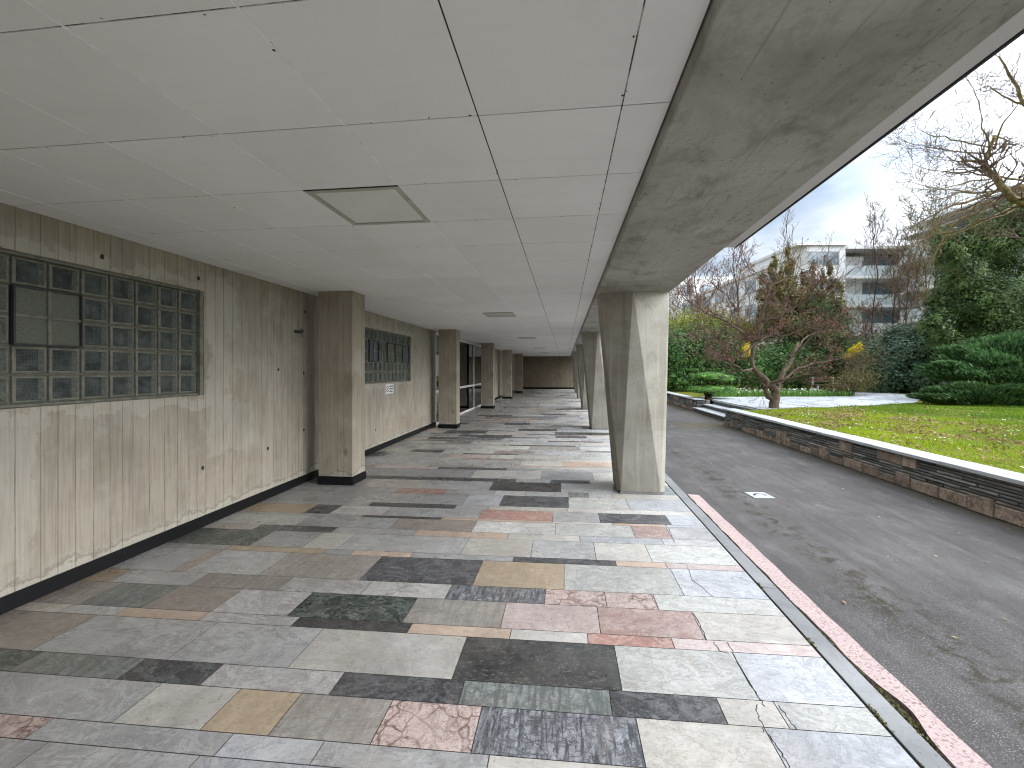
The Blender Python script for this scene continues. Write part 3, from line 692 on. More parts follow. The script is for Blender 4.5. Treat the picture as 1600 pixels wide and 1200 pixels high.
for i in range(4):
    a, c_ = posts[i] + .075, posts[i + 1]
    for nm_, z0, z1 in (('rail', .93, 1.0), ('sill', .002, .07), ('head_rail', 2.60, CZ - .002)):
        b = MB(); b.box(WX - .08, WX - .02, a + .001, c_ - .001, z0, z1); b.build(nm_, M['white'], t, bevel=.002)
    for z0, z1 in ((.07, .93), (1.0, 2.6)):
        g = MB(); g.box(WX - .055, WX - .047, a + .001, c_ - .001, z0 + .001, z1 - .001); g.build('pane', M['glass'], t)
        e = MB(); w_ = .022
        e.box(WX - .045, WX - .03, a + .002, a + w_, z0 + .001, z1 - .001); e.box(WX - .045, WX - .03, c_ - w_, c_ - .002, z0 + .001, z1 - .001); e.box(WX - .045, WX - .031, a + w_, c_ - w_, z1 - .012, z1 - .001); e.box(WX - .045, WX - .031, a + w_, c_ - w_, z0 + .001, z0 + .012)
        e.build('gasket', M['dark_metal'], t)
# lobby behind the glass
M['lobby'] = flat('lobby_plaster', (0.22, 0.21, 0.19), 0.8)
M['lobby_floor'] = flat('lobby_floor_stone', (0.25, 0.24, 0.23), 0.25, .5)
b = MB(); b.poly([(-9, 12.0, -.001), (WX - .1, 12.0, -.001), (WX - .1, 22.3, -.001), (-9, 22.3, -.001)]); tag(b.build('lobby_floor', M['lobby_floor']), kind='structure')
b = MB(); b.box(-9.2, -9.0, 11.8, 22.5, 0, 2.8); b.box(-9.0, WX - .3, 11.8, 12.0, 0, 2.8); b.box(-9.0, WX - .3, 22.32, 22.5, 0, 2.8); b.box(-9.2, WX - .1, 11.8, 22.5, 2.8, 2.9)
tag(b.build('lobby_walls', M['lobby']), kind='structure')

# ------------------------------------------------------------------ pillars along the wall
b = MB(); ys_l = [5.70, 11.52, 17.60, 23.75, 29.9]
nth = ['nearest', 'second', 'third', 'fourth', 'farthest']
sh = MB(); sh.box(0, .50, 0, .38, 0.115, CZ + .02)
skm = MB(); skm.box(-.012, .512, -.012, .392, 0.002, .105)
def pillar(y, lab):
    t = thing('square_pillar', lab, 'pillar', (-3.41, y, 0), 0, 'rectangular concrete pillars standing in front of the wall')
    return t
labs = ['nearest rectangular concrete pillar, before the small sign and second glass block window', 'second rectangular pillar, where the concrete wall ends and the lobby glass begins',
        'third rectangular pillar, in the middle of the lobby glazing', 'fourth rectangular pillar, just beyond the lobby glazing', 'farthest and smallest rectangular pillar, beside the end wall']
p0 = pillar(ys_l[0], labs[0]); s0 = sh.build('shaft', M['pillar'], p0, bevel=.006); k0 = skm.build('plinth', M['black'], p0, bevel=.003)
b = MB(); b.box(.004, .496, .004, .376, 0, .12); 
for y, lab in zip(ys_l[1:], labs[1:]):
    p = pillar(y, lab)
    for ch in (s0, k0):
        c_ = ch.copy(); C.objects.link(c_); c_.parent = p
# per-pillar variation comes from the object position in the concrete (object coordinates shift)

# ------------------------------------------------------------------ faceted columns on the garden side
ys_r = [5.76, 11.80, 17.85, 24.3, 30.4]
H0 = 2.64
def facet_column():
    b = MB()
    bot = [(.72, 0), (1.22, 0), (1.29, .09), (1.29, .51), (1.22, .60), (.72, .60), (.68, .51), (.68, .09)]
    top = [(.45, .17), (1.365, .17), (1.365, .45), (.45, .45)]
    B0 = [Vector((x, y, 0.02)) for x, y in bot]
    TL, TR, TRb, TLb = [Vector((x, y, H0)) for x, y in top]
    TM, TMb = Vector((.86, -0.09, H0)), Vector((.86, .70, H0))
    def P(*p): b.poly(p)
    P(B0[0], B0[1], TM)                       # front light triangle
    P(B0[1], B0[2], TR); P(B0[1], TR, TM)
    P(B0[2], B0[3], TRb, TR)
    P(B0[3], B0[4], TRb); P(B0[4], TMb, TRb)
    P(B0[4], B0[5], TMb)
    P(B0[5], B0[6], TLb); P(B0[5], TLb, TMb)
    P(B0[6], B0[7], TL, TLb)
    P(B0[7], B0[0], TL); P(B0[0], TM, TL)
    P(*reversed(B0)); P(TM, TR, TRb, TMb, TLb, TL)
    me = b.mesh('shaft'); bm = bmesh.new(); bm.from_mesh(me); bmesh.ops.remove_doubles(bm, verts=bm.verts, dist=1e-5)
    bmesh.ops.recalc_face_normals(bm, faces=bm.faces); bm.to_mesh(me); bm.free(); return me
rl = ['nearest faceted concrete column tapering towards the floor, beside the pink edging', 'second faceted tapering column, seen just left of the nearest one',
      'third faceted tapering column along the open side', 'fourth faceted tapering column along the open side', 'farthest faceted column, a sliver beside the end wall']
cm = facet_column()
cm.materials.append(M['smooth'])
bs = MB(); bs.box(.71, 1.23, -.012, .61, 0.001, .02)
bsm = bs.mesh('base_pad'); bsm.materials.append(M['strip'])
for y, lab in zip(ys_r, rl):
    t = thing('faceted_column', lab, 'column', (0, y, 0), 0, 'faceted concrete columns along the open side')
    o = link('shaft', cm, t); bv = o.modifiers.new('bevel', 'BEVEL'); bv.width = .006; bv.segments = 2; bv.limit_method = 'ANGLE'; bv.angle_limit = R(12)
    link('base_pad', bsm, t)

# ------------------------------------------------------------------ beam, fascia, ceiling
t = thing('concrete_beam', 'long grey concrete beam with a shallow ridge underneath, carried by the faceted columns', 'beam')
def bx(y): return 1.372 + .0180 * (min(y, 5.9) - 5.9)                 # outer edge of the beam, very slightly splayed
b = MB(); st_ = [-8.0, 5.9, 36.2]
for i in range(2):
    pr = [[(.435, y, 2.62), (.82, y, 2.59), (bx(y), y, 2.62), (bx(y), y, 3.3), (.435, y, 3.3)] for y in st_[i:i + 2]]
    b.loft(pr[0], pr[1], 0, False)
    (b.poly(pr[0][::-1]) if i == 0 else b.poly(pr[1]))
b.build('beam_body', M['beam'], t, bevel=.008)
t = thing('roof_fascia', 'pale strip of roof edging with a dark drip line, outside the concrete beam', 'fascia')
def slab(b, d0, d1, y0, y1, z0, z1):
    p = lambda y: [(bx(y) + d0, y, z0), (bx(y) + d1, y, z0), (bx(y) + d1, y, z1), (bx(y) + d0, y, z1)]
    b.loft(p(y0), p(y1))
b = MB(); slab(b, .004, .084, -8, 3.86, 2.628, 3.2); b.build('soffit_strip', M['fascia'], t, bevel=.004)
b = MB(); slab(b, .086, .096, -8, 3.86, 2.622, 3.2); b.build('drip_edge', M['dark_metal'], t, bevel=.002)

pm = MB(); xg = [0.235 - .605 * i for i in range(7)]; xs = [0.43] + xg + [WX + .005]
yg = [1.20 + .638 * i for i in range(-15, 55)]
hatches = {(2, i) for i in ()}
xs_sorted = sorted(xs)
HY = [2.476, 8.25, 14.6, 21.3, 27.9]
hc = []
for hy in HY:
    j = min(range(len(yg)), key=lambda q: abs(yg[q] - hy)); hc.append(j)
g = .003
for i in range(len(xs_sorted) - 1):
    for j in range(len(yg) - 1):
        a, b_ = xs_sorted[i], xs_sorted[i + 1]
        if abs(a + 1.58) < .05 and j in hc: continue
        pm.box(a + g, b_ - g, yg[j] + g, yg[j + 1] - g, CZ, CZ + .012)
ceil = tag(pm.build('ceiling', M['ceil']), kind='structure')
jb = MB(); jb.box(WX - .01, .432, yg[0], 36.0, CZ + .05, CZ + .12); jb.build('void_board', M['dark_joint'], ceil)
jm = MB()
for x in xg:
    mi = 1 if x < -0.9 else (2 if abs(x + .37) < .05 else 0)  # joints towards the wall get the painted lit tone
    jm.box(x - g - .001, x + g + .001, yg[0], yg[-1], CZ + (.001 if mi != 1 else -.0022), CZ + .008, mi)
for yy in yg:
    jm.box(WX + .005, .428, yy - g - .001, yy + g + .001, CZ + .0025, CZ + .009, 0)
fr_ = random.Random(9); fl = MB()
for q in range(420):
    if fr_.random() < .5: x, y_ = fr_.choice(xg[:5]) + fr_.gauss(0, .006), fr_.uniform(.6, 11)
    else: x, y_ = fr_.uniform(-3.3, .35), fr_.choice(yg[15:30]) + fr_.gauss(0, .006)
    if -1.6 < x < -.96 and 2.45 < y_ < 3.13: continue
    n_ = 5; rx_, ry_ = fr_.uniform(.0025, .008), fr_.uniform(.0025, .008)
    fl.poly([(x + rx_ * math.cos(6.283 * i / n_) * fr_.uniform(.6, 1.2), y_ + ry_ * math.sin(6.283 * i / n_) * fr_.uniform(.6, 1.2), CZ - .0015) for i in range(n_)][::-1])
fl.build('dirt_flecks', M['dark_joint'], ceil)['kind'] = 'stuff'
jm.build('joint_strips', [M['joint'], M['lit_joint'], M['dark_joint']], ceil)
bpy.context.view_layer.update()
hl = ['nearest framed hatch panel in the white ceiling, largest of them', 'second framed hatch panel along the white ceiling', 'third framed hatch panel along the white ceiling', 'fourth framed hatch panel along the white ceiling, near the end wall', 'fifth and farthest framed hatch panel in the white ceiling']
x0, x1 = -1.58, -.975
fm_ = MB(); w_ = x1 - x0 - .008; L = .63; tt = .035
fm_.box(0, w_, 0, tt, -.006, .02); fm_.box(0, w_, L - tt, L, -.006, .02); fm_.box(0, tt, tt, L - tt, -.006, .02); fm_.box(w_ - tt, w_, tt, L - tt, -.006, .02)
pn = MB(); pn.box(tt + .003, w_ - tt - .003, tt + .003, L - tt - .003, -.001, .015)
sh2 = MB(); sh2.box(-.006, w_ + .0, -.009, -.001, -.004, .02)
fm_me, pn_me, gap_me = fm_.mesh('frame'), pn.mesh('panel'), sh2.mesh('gap')
fm_me.materials.append(M['hatch_frame']); pn_me.materials.append(M['hatch_panel']); gap_me.materials.append(M['dark_joint'])
pn2 = pn_me.copy(); pn2.materials.clear(); pn2.materials.append(flat('aged_hatch_board', (0.5, 0.47, 0.43), .8, .2, .1, 4))
for j, lab in zip(hc, hl):
    t = thing('ceiling_hatch', lab, 'hatch', (x0 + .004, yg[j] + .004, CZ), 0, 'square hatch panels in the ceiling')
    link('frame', fm_me, t); link('panel', pn_me if j == hc[0] else pn2, t); link('gap', gap_me, t)

# storey above (only its underside edges can be seen from here)
b = MB(); b.box(-12, .43, -8, 36.2, 2.95, 7.0); b.box(.43, .98, -8, 36.2, 3.31, 7.0)
tag(b.build('upper_storey', M['fascia']), kind='structure')

# small sign on the wall
t = thing('wall_sign', 'small white notice with a round symbol and three dark lines under a window', 'sign', (WX, 8.78, 1.195))
b = MB(); b.box(.001, .006, -.20, .20, -.10, .10); b.build('plate', M['white'], t, bevel=.002)
M['ink'] = flat('black_ink', (0.02, 0.02, 0.025), .6)
b = MB()
def ring_arc(cy, cz, r0, r1, a0, a1, x):
    n = 14
    for i in range(n):
        p, q = a0 + (a1 - a0) * i / n, a0 + (a1 - a0) * (i + 1) / n
        b.poly([(x, cy + r0 * math.cos(p), cz + r0 * math.sin(p)), (x, cy + r1 * math.cos(p), cz + r1 * math.sin(p)), (x, cy + r1 * math.cos(q), cz + r1 * math.sin(q)), (x, cy + r0 * math.cos(q), cz + r0 * math.sin(q))])
ring_arc(-.12, 0, .045, .062, .3, 2.9, .0075); ring_arc(-.12, 0, .045, .062, 3.5, 6.0, .0075); ring_arc(-.12, 0, 0.0, .018, 0, 6.28, .0075)
for zz, L in ((.055, .19), (0.0, .17), (-.055, .17)):
    yy = -.02
    while yy < -.02 + L:
        w_ = random.uniform(.012, .028); b.box(.0062, .0072, yy, yy + w_, zz - .012, zz + .012); yy += w_ + .006
b.build('symbol_and_text', M['ink'], t)

# bent wall bracket
t = thing('wall_bracket', 'small bent dark wire bracket sticking out high on the concrete wall beside the nearest pillar', 'bracket', (WX, 5.62, 2.10))
b = MB()
b.tube([(0, -.07, .02), (.05, -.06, .03), (.07, -.02, .01), (.05, 0.01, -.04), (.03, .05, -.05)], [.005] * 5, 6)
b.tube([(0, .05, .03), (.04, .06, .05), (.06, .03, .02), (.05, .0, .04), (.07, -.03, .06)], [.005] * 5, 6)
b.build('bent_wires', M['dark_metal'], t, smooth=True)
b = MB(); b.box(.0005, .004, -.09, .07, 0, .045); b.build('fixing_plate', M['dark_metal'], t)

# drain cover in the drive
M['drain'] = flat('pale_cast_cover', (0.42, 0.43, 0.43), .6, .4, .2, 40)
t = thing('drain_cover', 'pale square drain cover with a slotted rim set in the asphalt', 'drain cover', (2.49, 5.95, -.022), 0.1)
b = MB(); b.box(-.13, .13, -.13, .13, .001, .008); b.build('cover_plate', M['drain'], t, bevel=.002)
b = MB()
for i in range(11):
    a = math.pi * (0.05 + .09 * i); b.tube([(math.cos(a) * .06, math.sin(a) * .06 - .03, .0092), (math.cos(a) * .085, math.sin(a) * .085 - .03, .0092)], [.005, .005], 5)
b.build('slots', M['dark_metal'], t)

# ------------------------------------------------------------------ low garden wall
k = NT('thin_slate', 0.7, .35)
v = k.attr('v'); n1 = k.noise(k.co(scale=(1, .4, 3)), 14, 6, .7)
c = k.ramp(v, (0, (0.09, 0.095, 0.09)), (.6, (0.19, 0.195, 0.185)), (1, (0.31, 0.29, 0.26)))
c = k.mix(k.ramp(n1, (0.45, 0.0), (0.7, 0.7)), c, (0.05, 0.05, 0.045)); k.color(c); k.bump(n1, .8, .012); M['slate'] = k.done()
k = NT('rough_brown_stone', 0.85, .25)
v = k.attr('v'); n1 = k.noise(k.co(), 9, 7, .7, .4)
c = k.ramp(v, (0, (0.24, 0.20, 0.16)), (.5, (0.37, 0.29, 0.23)), (1, (0.46, 0.36, 0.28)))
c = k.mix(k.ramp(n1, (0.42, 0.0), (0.62, 0.85)), c, (0.15, 0.125, 0.10))
c = k.mix(k.ramp(k.noise(k.co(), 28, 6, .75), (.5, 0.), (.65, .6)), c, (0.10, 0.085, 0.07)); k.color(c); k.bump(n1, 1.0, .03); M['stone'] = k.done()
M['mortar_dark'] = flat('dark_recessed_mortar', (0.035, 0.035, 0.032), .95)
k = NT('pale_coping', 0.55, .4)
n1 = k.noise(k.co(), 3, 7, .65); n2 = k.noise(k.co(), 30, 5, .7)
c = k.ramp(n1, (0.3, (0.34, 0.37, 0.385)), (0.65, (0.50, 0.52, 0.54))); c = k.mix(k.ramp(n2, (0.55, 0.0), (0.75, 0.5)), c, (0.25, 0.27, 0.24))
k.color(c); k.bump(n2, .2, .003); M['coping'] = k.done()
def rubble(parent, y0, y1, X, z0, z1, seed, facing='x', Y=None):
    """slate courses with squared brown stones; 'x' faces the drive"""
    r = random.Random(seed); rows_n = 11; rh = (z1 - z0) / rows_n
    cell = .05; n = int(round((y1 - y0) / cell)); occ = np.zeros((n, rows_n), bool); st, sl = [], []
    def put(c0, w, r0, h, lst):
        w = min(w, n - c0)
        if w <= 0 or occ[c0:c0 + w, r0:r0 + h].any(): return False
        occ[c0:c0 + w, r0:r0 + h] = True; lst.append((c0, w, r0, h)); return True
    c = 0
    while c < n:                                  # bottom course of low and tall stones
        if r.random() < .22: w, h = r.randint(4, 6), r.randint(5, 7)
        else: w, h = r.randint(5, 9), r.randint(3, 4)
        if r.random() < .85: put(c, w, 0, h, st)
        c += w
    c = r.randint(4, 20)
    while c < n:
        w = r.randint(5, 10); h = r.randint(3, 5)
        if put(c, w, r.choice((rows_n - h, rows_n - h - 1)), h, st) and r.random() < .5: put(c + w, r.randint(6, 11), rows_n - h, h, st)
        c += r.randint(22, 48)
    for q in range(rows_n):
        c = 0
        while c < n:
            if occ[c, q]: c += 1; continue
            w = 1; mx = r.randint(5, 15)
            while c + w < n and w < mx and not occ[c + w, q]: w += 1
            put(c, w, q, 1, sl); c += w
    for nm, lst, mat, d0 in (('stone_blocks', st, M['stone'], .045), ('slate_courses', sl, M['slate'], .03)):
        b = MB(); vals = []
        for (c0, w, r0, h) in lst:
            a, e, p, q = y0 + c0 * cell + .005, y0 + (c0 + w) * cell - .005, z0 + r0 * rh + .003, z0 + (r0 + h) * rh - .003
            dd = d0 + r.uniform(-.012, .012); vv = r.random(); e_ = min(.012, (q - p) * .3)
            def rg(o, dx):
                pts = [(a + o, p + o), (e - o, p + o), (e - o, q - o), (a + o, q - o)]
                if facing == 'x': return [(X - dx, u, w_) for u, w_ in pts]
                return [(X + (u - y0), Y - dx, w_) for u, w_ in pts]
            j = [r.uniform(-.006, .006) for _ in range(4)]
            R0, R1, R2 = rg(0, -.02), rg(0.001, dd - .012), rg(e_, dd)
            R2 = [(x_ - (jj if facing == 'x' else 0), y_ - (jj if facing != 'x' else 0), z_) for (x_, y_, z_), jj in zip(R2, j)]
            b.loft(R0, R1, 0, False); b.loft(R1, R2, 0, False); b.poly(R2); vals += [vv] * 9
        o = b.build(nm, mat, parent)
        o.data.attributes.new('v', 'FLOAT', 'FACE').data.foreach_set('value', vals)
def coping(parent, y0, y1, xa, xb, z0, z1):
    b = MB(); y = y0; r = random.Random(int(y0 * 7))
    while y < y1 - .01:
        L = min(r.uniform(.8, 1.2), y1 - y)
        if y1 - y - L < .3: L = y1 - y
        b.box(xa + r.uniform(-.004, .004), xb, y + .002, y + L - .002, z0, z1 + r.uniform(-.003, .003)); y += L
    b.build('coping', M['coping'], parent, bevel=.006)
t = thing('garden_wall', 'long low garden wall of thin slate and brown stones with pale coping along the drive', 'wall')
b = MB(); b.box(4.68, 4.95, -11, 13.37, -.1, .42); b.build('core', M['mortar_dark'], t)
rubble(t, 1.5, 13.4, 4.68, -.022, .42, 4)
rubble(t, 4.69, 4.94, 4.69, -.022, .42, 8, 'y', 13.35) if False else None
coping(t, -11, 13.42, 4.60, 4.95, .422, .468)
t = thing('garden_wall', 'short low stone wall beyond the garden steps, under the clipped pine', 'wall')
b = MB(); b.box(5.06, 5.60, 17.66, 40, -.1, .42); b.build('core', M['mortar_dark'], t)
rubble(t, 17.66, 30, 5.06, -.022, .42, 12)
rubble(t, 0.0, .5, 5.08, -.022, .42, 5, 'y', 17.66)
coping(t, 17.58, 40, 4.98, 5.36, .422, .468)
# steps
t = thing('garden_steps', 'three broad pale stone steps leading from the drive up to the paved terrace', 'steps')
for i, (xa, z0, z1) in enumerate(((4.93, .10, .135), (5.30, .24, .275), (5.66, .385, .42))):
    b = MB(); b.box(xa, xa + .42, 13.44, 17.62, z0, z1); b.build('tread', M['coping'], t, bevel=.006)
    b = MB(); b.box(xa + .03, xa + .36, 13.44, 17.62, -.1 if i == 0 else z0 - .11, z0 - .001); b.build('riser', M['slate'], t)

# ------------------------------------------------------------------ plants
def leaf_mesh(name, P, Nn, size, v, asp=0.5, jit=0.35):
    """P centres, Nn facing directions, one pointed leaf each"""
    n = len(P); P = np.asarray(P, float); Nn = np.asarray(Nn, float) + rng.normal(0, jit, (n, 3))
    Nn /= np.linalg.norm(Nn, axis=1)[:, None] + 1e-9
    A = rng.normal(0, 1, (n, 3)); U = np.cross(Nn, A); U /= np.linalg.norm(U, axis=1)[:, None] + 1e-9
    V = np.cross(Nn, U); s = (size * rng.uniform(.6, 1.35, n))[:, None]
    q = np.empty((n, 4, 3)); q[:, 0] = P - U * s; q[:, 1] = P - V * s * asp + Nn * s * .12; q[:, 2] = P + U * s; q[:, 3] = P + V * s * asp + Nn * s * .12
    return quads(name, q, v)
def quads(name, q, v):
    n = len(q); me = bpy.data.meshes.new(name)
    me.vertices.add(n * 4); me.vertices.foreach_set('co', q.reshape(-1).astype('f4'))
    me.loops.add(n * 4); me.loops.foreach_set('vertex_index', np.arange(n * 4, dtype='i4'))
    me.polygons.add(n); me.polygons.foreach_set('loop_start', np.arange(0, n * 4, 4, dtype='i4'))
    try: me.polygons.foreach_set('loop_total', np.full(n, 4, 'i4'))
    except Exception: pass
    me.update(calc_edges=True)
    me.attributes.new('v', 'FLOAT', 'FACE').data.foreach_set('value', np.clip(v, 0, 1).astype('f4'))
    return me
def lump_points(lumps, n, clumps=60, spread=.16, fill=.35):
    """points in sub-clumps scattered over ellipsoids: (centre, radii, weight)"""
    Ps, Ns, Vs = [], [], []; tot = sum(l[2] for l in lumps)
    for (c, rad, w) in lumps:
        m = int(n * w / tot); kc = max(6, int(clumps * w / tot * len(lumps) / 1.0))
        d = rng.normal(0, 1, (kc, 3)); d /= np.linalg.norm(d, axis=1)[:, None]
        rr_ = rng.uniform(fill, 1, kc) ** .5
        cc = d * rr_[:, None]; idx = rng.integers(0, kc, m)
        off = rng.normal(0, spread, (m, 3)) * rng.uniform(.5, 1.3, kc)[idx][:, None]
        p = cc[idx] + off; nn = p / (np.linalg.norm(p, axis=1)[:, None] + 1e-6)
        Ps.append(np.asarray(c) + p * np.asarray(rad)); Ns.append(nn + np.array([0, 0, .35]))
        Vs.append(rng.uniform(.05, .95, kc)[idx] + rng.normal(0, .16, m))
    return np.concatenate(Ps), np.concatenate(Ns), np.concatenate(Vs)
def clip_ground(P, N, V, z=GZ + .01):
    k_ = P[:, 2] > z; return P[k_], N[k_], V[k_]
BARK = flat('brown_bark', (0.055, 0.042, 0.032), .9, .2, .4, 12)
BARKL = flat('grey_tan_bark', (0.10, 0.078, 0.055), .9, .2, .5, 7)
BARKM = flat('mossy_bark', (0.17, 0.13, 0.06), .9, .2, .5, 8)
def foliage(root, pname, lumps, n, size, mat, clumps=60, spread=.16, fill=.35, asp=.5, core=True):
    P, N, V = clip_ground(*lump_points(lumps, n, clumps, spread, fill))
    me = leaf_mesh(pname, P, N, size, V, asp)
    # broad inner sprays that close the crown
    P2, N2, V2 = clip_ground(*lump_points([(c, tuple(x * .62 for x in r_), w) for c, r_, w in lumps], n // 4, clumps, .25, .1))
    if core:
        m2 = leaf_mesh(pname + '_inner', P2, N2, size * 1.7, V2, max(asp, .6))
        bm = bmesh.new(); bm.from_mesh(me); bm.from_mesh(m2); bm.to_mesh(me); bm.free(); bpy.data.meshes.remove(m2)
    return link(pname, me, root, [mat])
def stems(root, lumps, base, mat=BARK, rad=.05, per=3, name='trunk'):
    b = MB()
    for (c, r_, w) in lumps:
        for i in range(per if isinstance(per, int) else (random.random() < per)):
            e = Vector(c) + Vector((random.uniform(-.5, .5) * r_[0], random.uniform(-.5, .5) * r_[1], random.uniform(-.2, .7) * r_[2]))
            s = Vector(base) + Vector((random.uniform(-.12, .12), random.uniform(-.12, .12), 0))
            m = s.lerp(e, .5) + Vector((random.uniform(-.1, .1), random.uniform(-.1, .1), .1 * (e - s).length))
            b.tube([s, s.lerp(m, .6), m, m.lerp(e, .6), e], [rad, rad * .8, rad * .6, rad * .4, rad * .15], 5)
    return b.build(name, mat, root, smooth=True)

L_DARK = leafmat('dark_hedge_leaf', (0.015, 0.045, 0.012), (0.10, 0.22, 0.045), .5, .25)
L_YEW = leafmat('yew_needles', (0.013, 0.034, 0.012), (0.15, 0.23, 0.07), .6, .2, .12)
L_JLOW = leafmat('low_juniper_needles', (0.012, 0.04, 0.012), (0.10, 0.19, 0.06), .6, .2, .12)
L_YEWB = leafmat('bronze_yew_needles', (0.04, 0.05, 0.015), (0.24, 0.20, 0.06), .6, .3)
L_JUN = leafmat('juniper_needles', (0.018, 0.055, 0.022), (0.14, 0.27, 0.09), .55, .3)
L_TOP = leafmat('clipped_pine_needles', (0.015, 0.06, 0.012), (0.22, 0.44, 0.08), .5, .3)
L_YEL = leafmat('forsythia_flower', (0.7, 0.55, 0.01), (0.9, 0.78, 0.04), .6, .2)
L_GOLD = leafmat('yellow_green_spring_leaf', (0.14, 0.17, 0.02), (0.46, 0.46, 0.07), .6, .2, .4)
L_LAU = leafmat('glossy_laurel_leaf', (0.012, 0.03, 0.016), (0.09, 0.16, 0.08), .4, .3, .1)
L_BUD = leafmat('red_brown_buds', (0.13, 0.045, 0.035), (0.36, 0.2, 0.12), .7, .2)
L_BUDG = leafmat('pale_buds', (0.16, 0.13, 0.05), (0.40, 0.36, 0.16), .7, .2)
L_OLIVE = leafmat('olive_twig_leaf', (0.05, 0.05, 0.018), (0.20, 0.18, 0.07), .7, .2)
L_GRASS = leafmat('grass_blade', (0.035, 0.13, 0.01), (0.30, 0.38, 0.02), .7, .2, .35)
L_DAF = leafmat('bulb_leaf', (0.04, 0.12, 0.02), (0.2, 0.36, 0.08), .5, .3)
L_WHITE = leafmat('white_petal', (0.6, 0.6, 0.55), (0.85, 0.85, 0.8), .6, .2)
L_DEAD = leafmat('dead_leaf', (0.12, 0.065, 0.03), (0.50, 0.37, 0.2), .8, .2)
L_TWIG = flat('fine_twig_bark', (0.14, 0.10, 0.075), .9, .2, .3, 9)
L_TWIGR = flat('red_twig_bark', (0.085, 0.055, 0.045), .9, .2, .3, 9)
L_TWIGG = flat('golden_twig_bark', (0.17, 0.135, 0.06), .9, .2, .35, 9)

class Tree:
    """bare branching: limbs given by hand, twigs grown from them"""
    def __init__(s, seed, rmin=.004): s.rmin = rmin; s.r = random.Random(seed); s.limb = MB(); s.twig = MB(); s.tips = []
    def limbs(s, pts, r0, r1):
        n = len(pts); pts = [Vector(p) for p in pts]; out = []
        for i in range(n - 1):
            for q in range(3):
                out.append(pts[i].lerp(pts[i + 1], q / 3) + Vector([s.r.uniform(-1, 1) * .012 * (pts[i + 1] - pts[i]).length * (q > 0) * 3 for _ in range(3)]))
        out.append(pts[-1]); m = len(out)
        s.limb.tube(out, [r0 + (r1 - r0) * i / (m - 1) for i in range(m)], 7); return out
    def grow(s, p, d, L, r, depth, droop=0.0, split=3, wig=.28, up=.12):
        rr = s.r; pts = [p]; d = d.normalized(); n = 4
        for i in range(n):
            d = (d + Vector((rr.uniform(-wig, wig), rr.uniform(-wig, wig), rr.uniform(-wig, wig) + up - droop))).normalized()
            pts.append(pts[-1] + d * L / n)
        s.twig.tube(pts, [max(s.rmin, r * (1 - .75 * i / n)) for i in range(n + 1)], 3 if r < .012 else 4)
        if depth == 0:
            s.tips += [(q.copy(), d.copy()) for q in pts[1:]]; return
        for i in range(split):
            q = pts[rr.randint(1, n)]
            nd = (d + Vector((rr.uniform(-1, 1), rr.uniform(-1, 1), rr.uniform(-.6, .8))) * .9).normalized()
            s.grow(q, nd, L * rr.uniform(.5, .8), r * .55, depth - 1, droop, split, wig, up)
        if depth <= 1: s.tips += [(q.copy(), d.copy()) for q in pts[2:]]

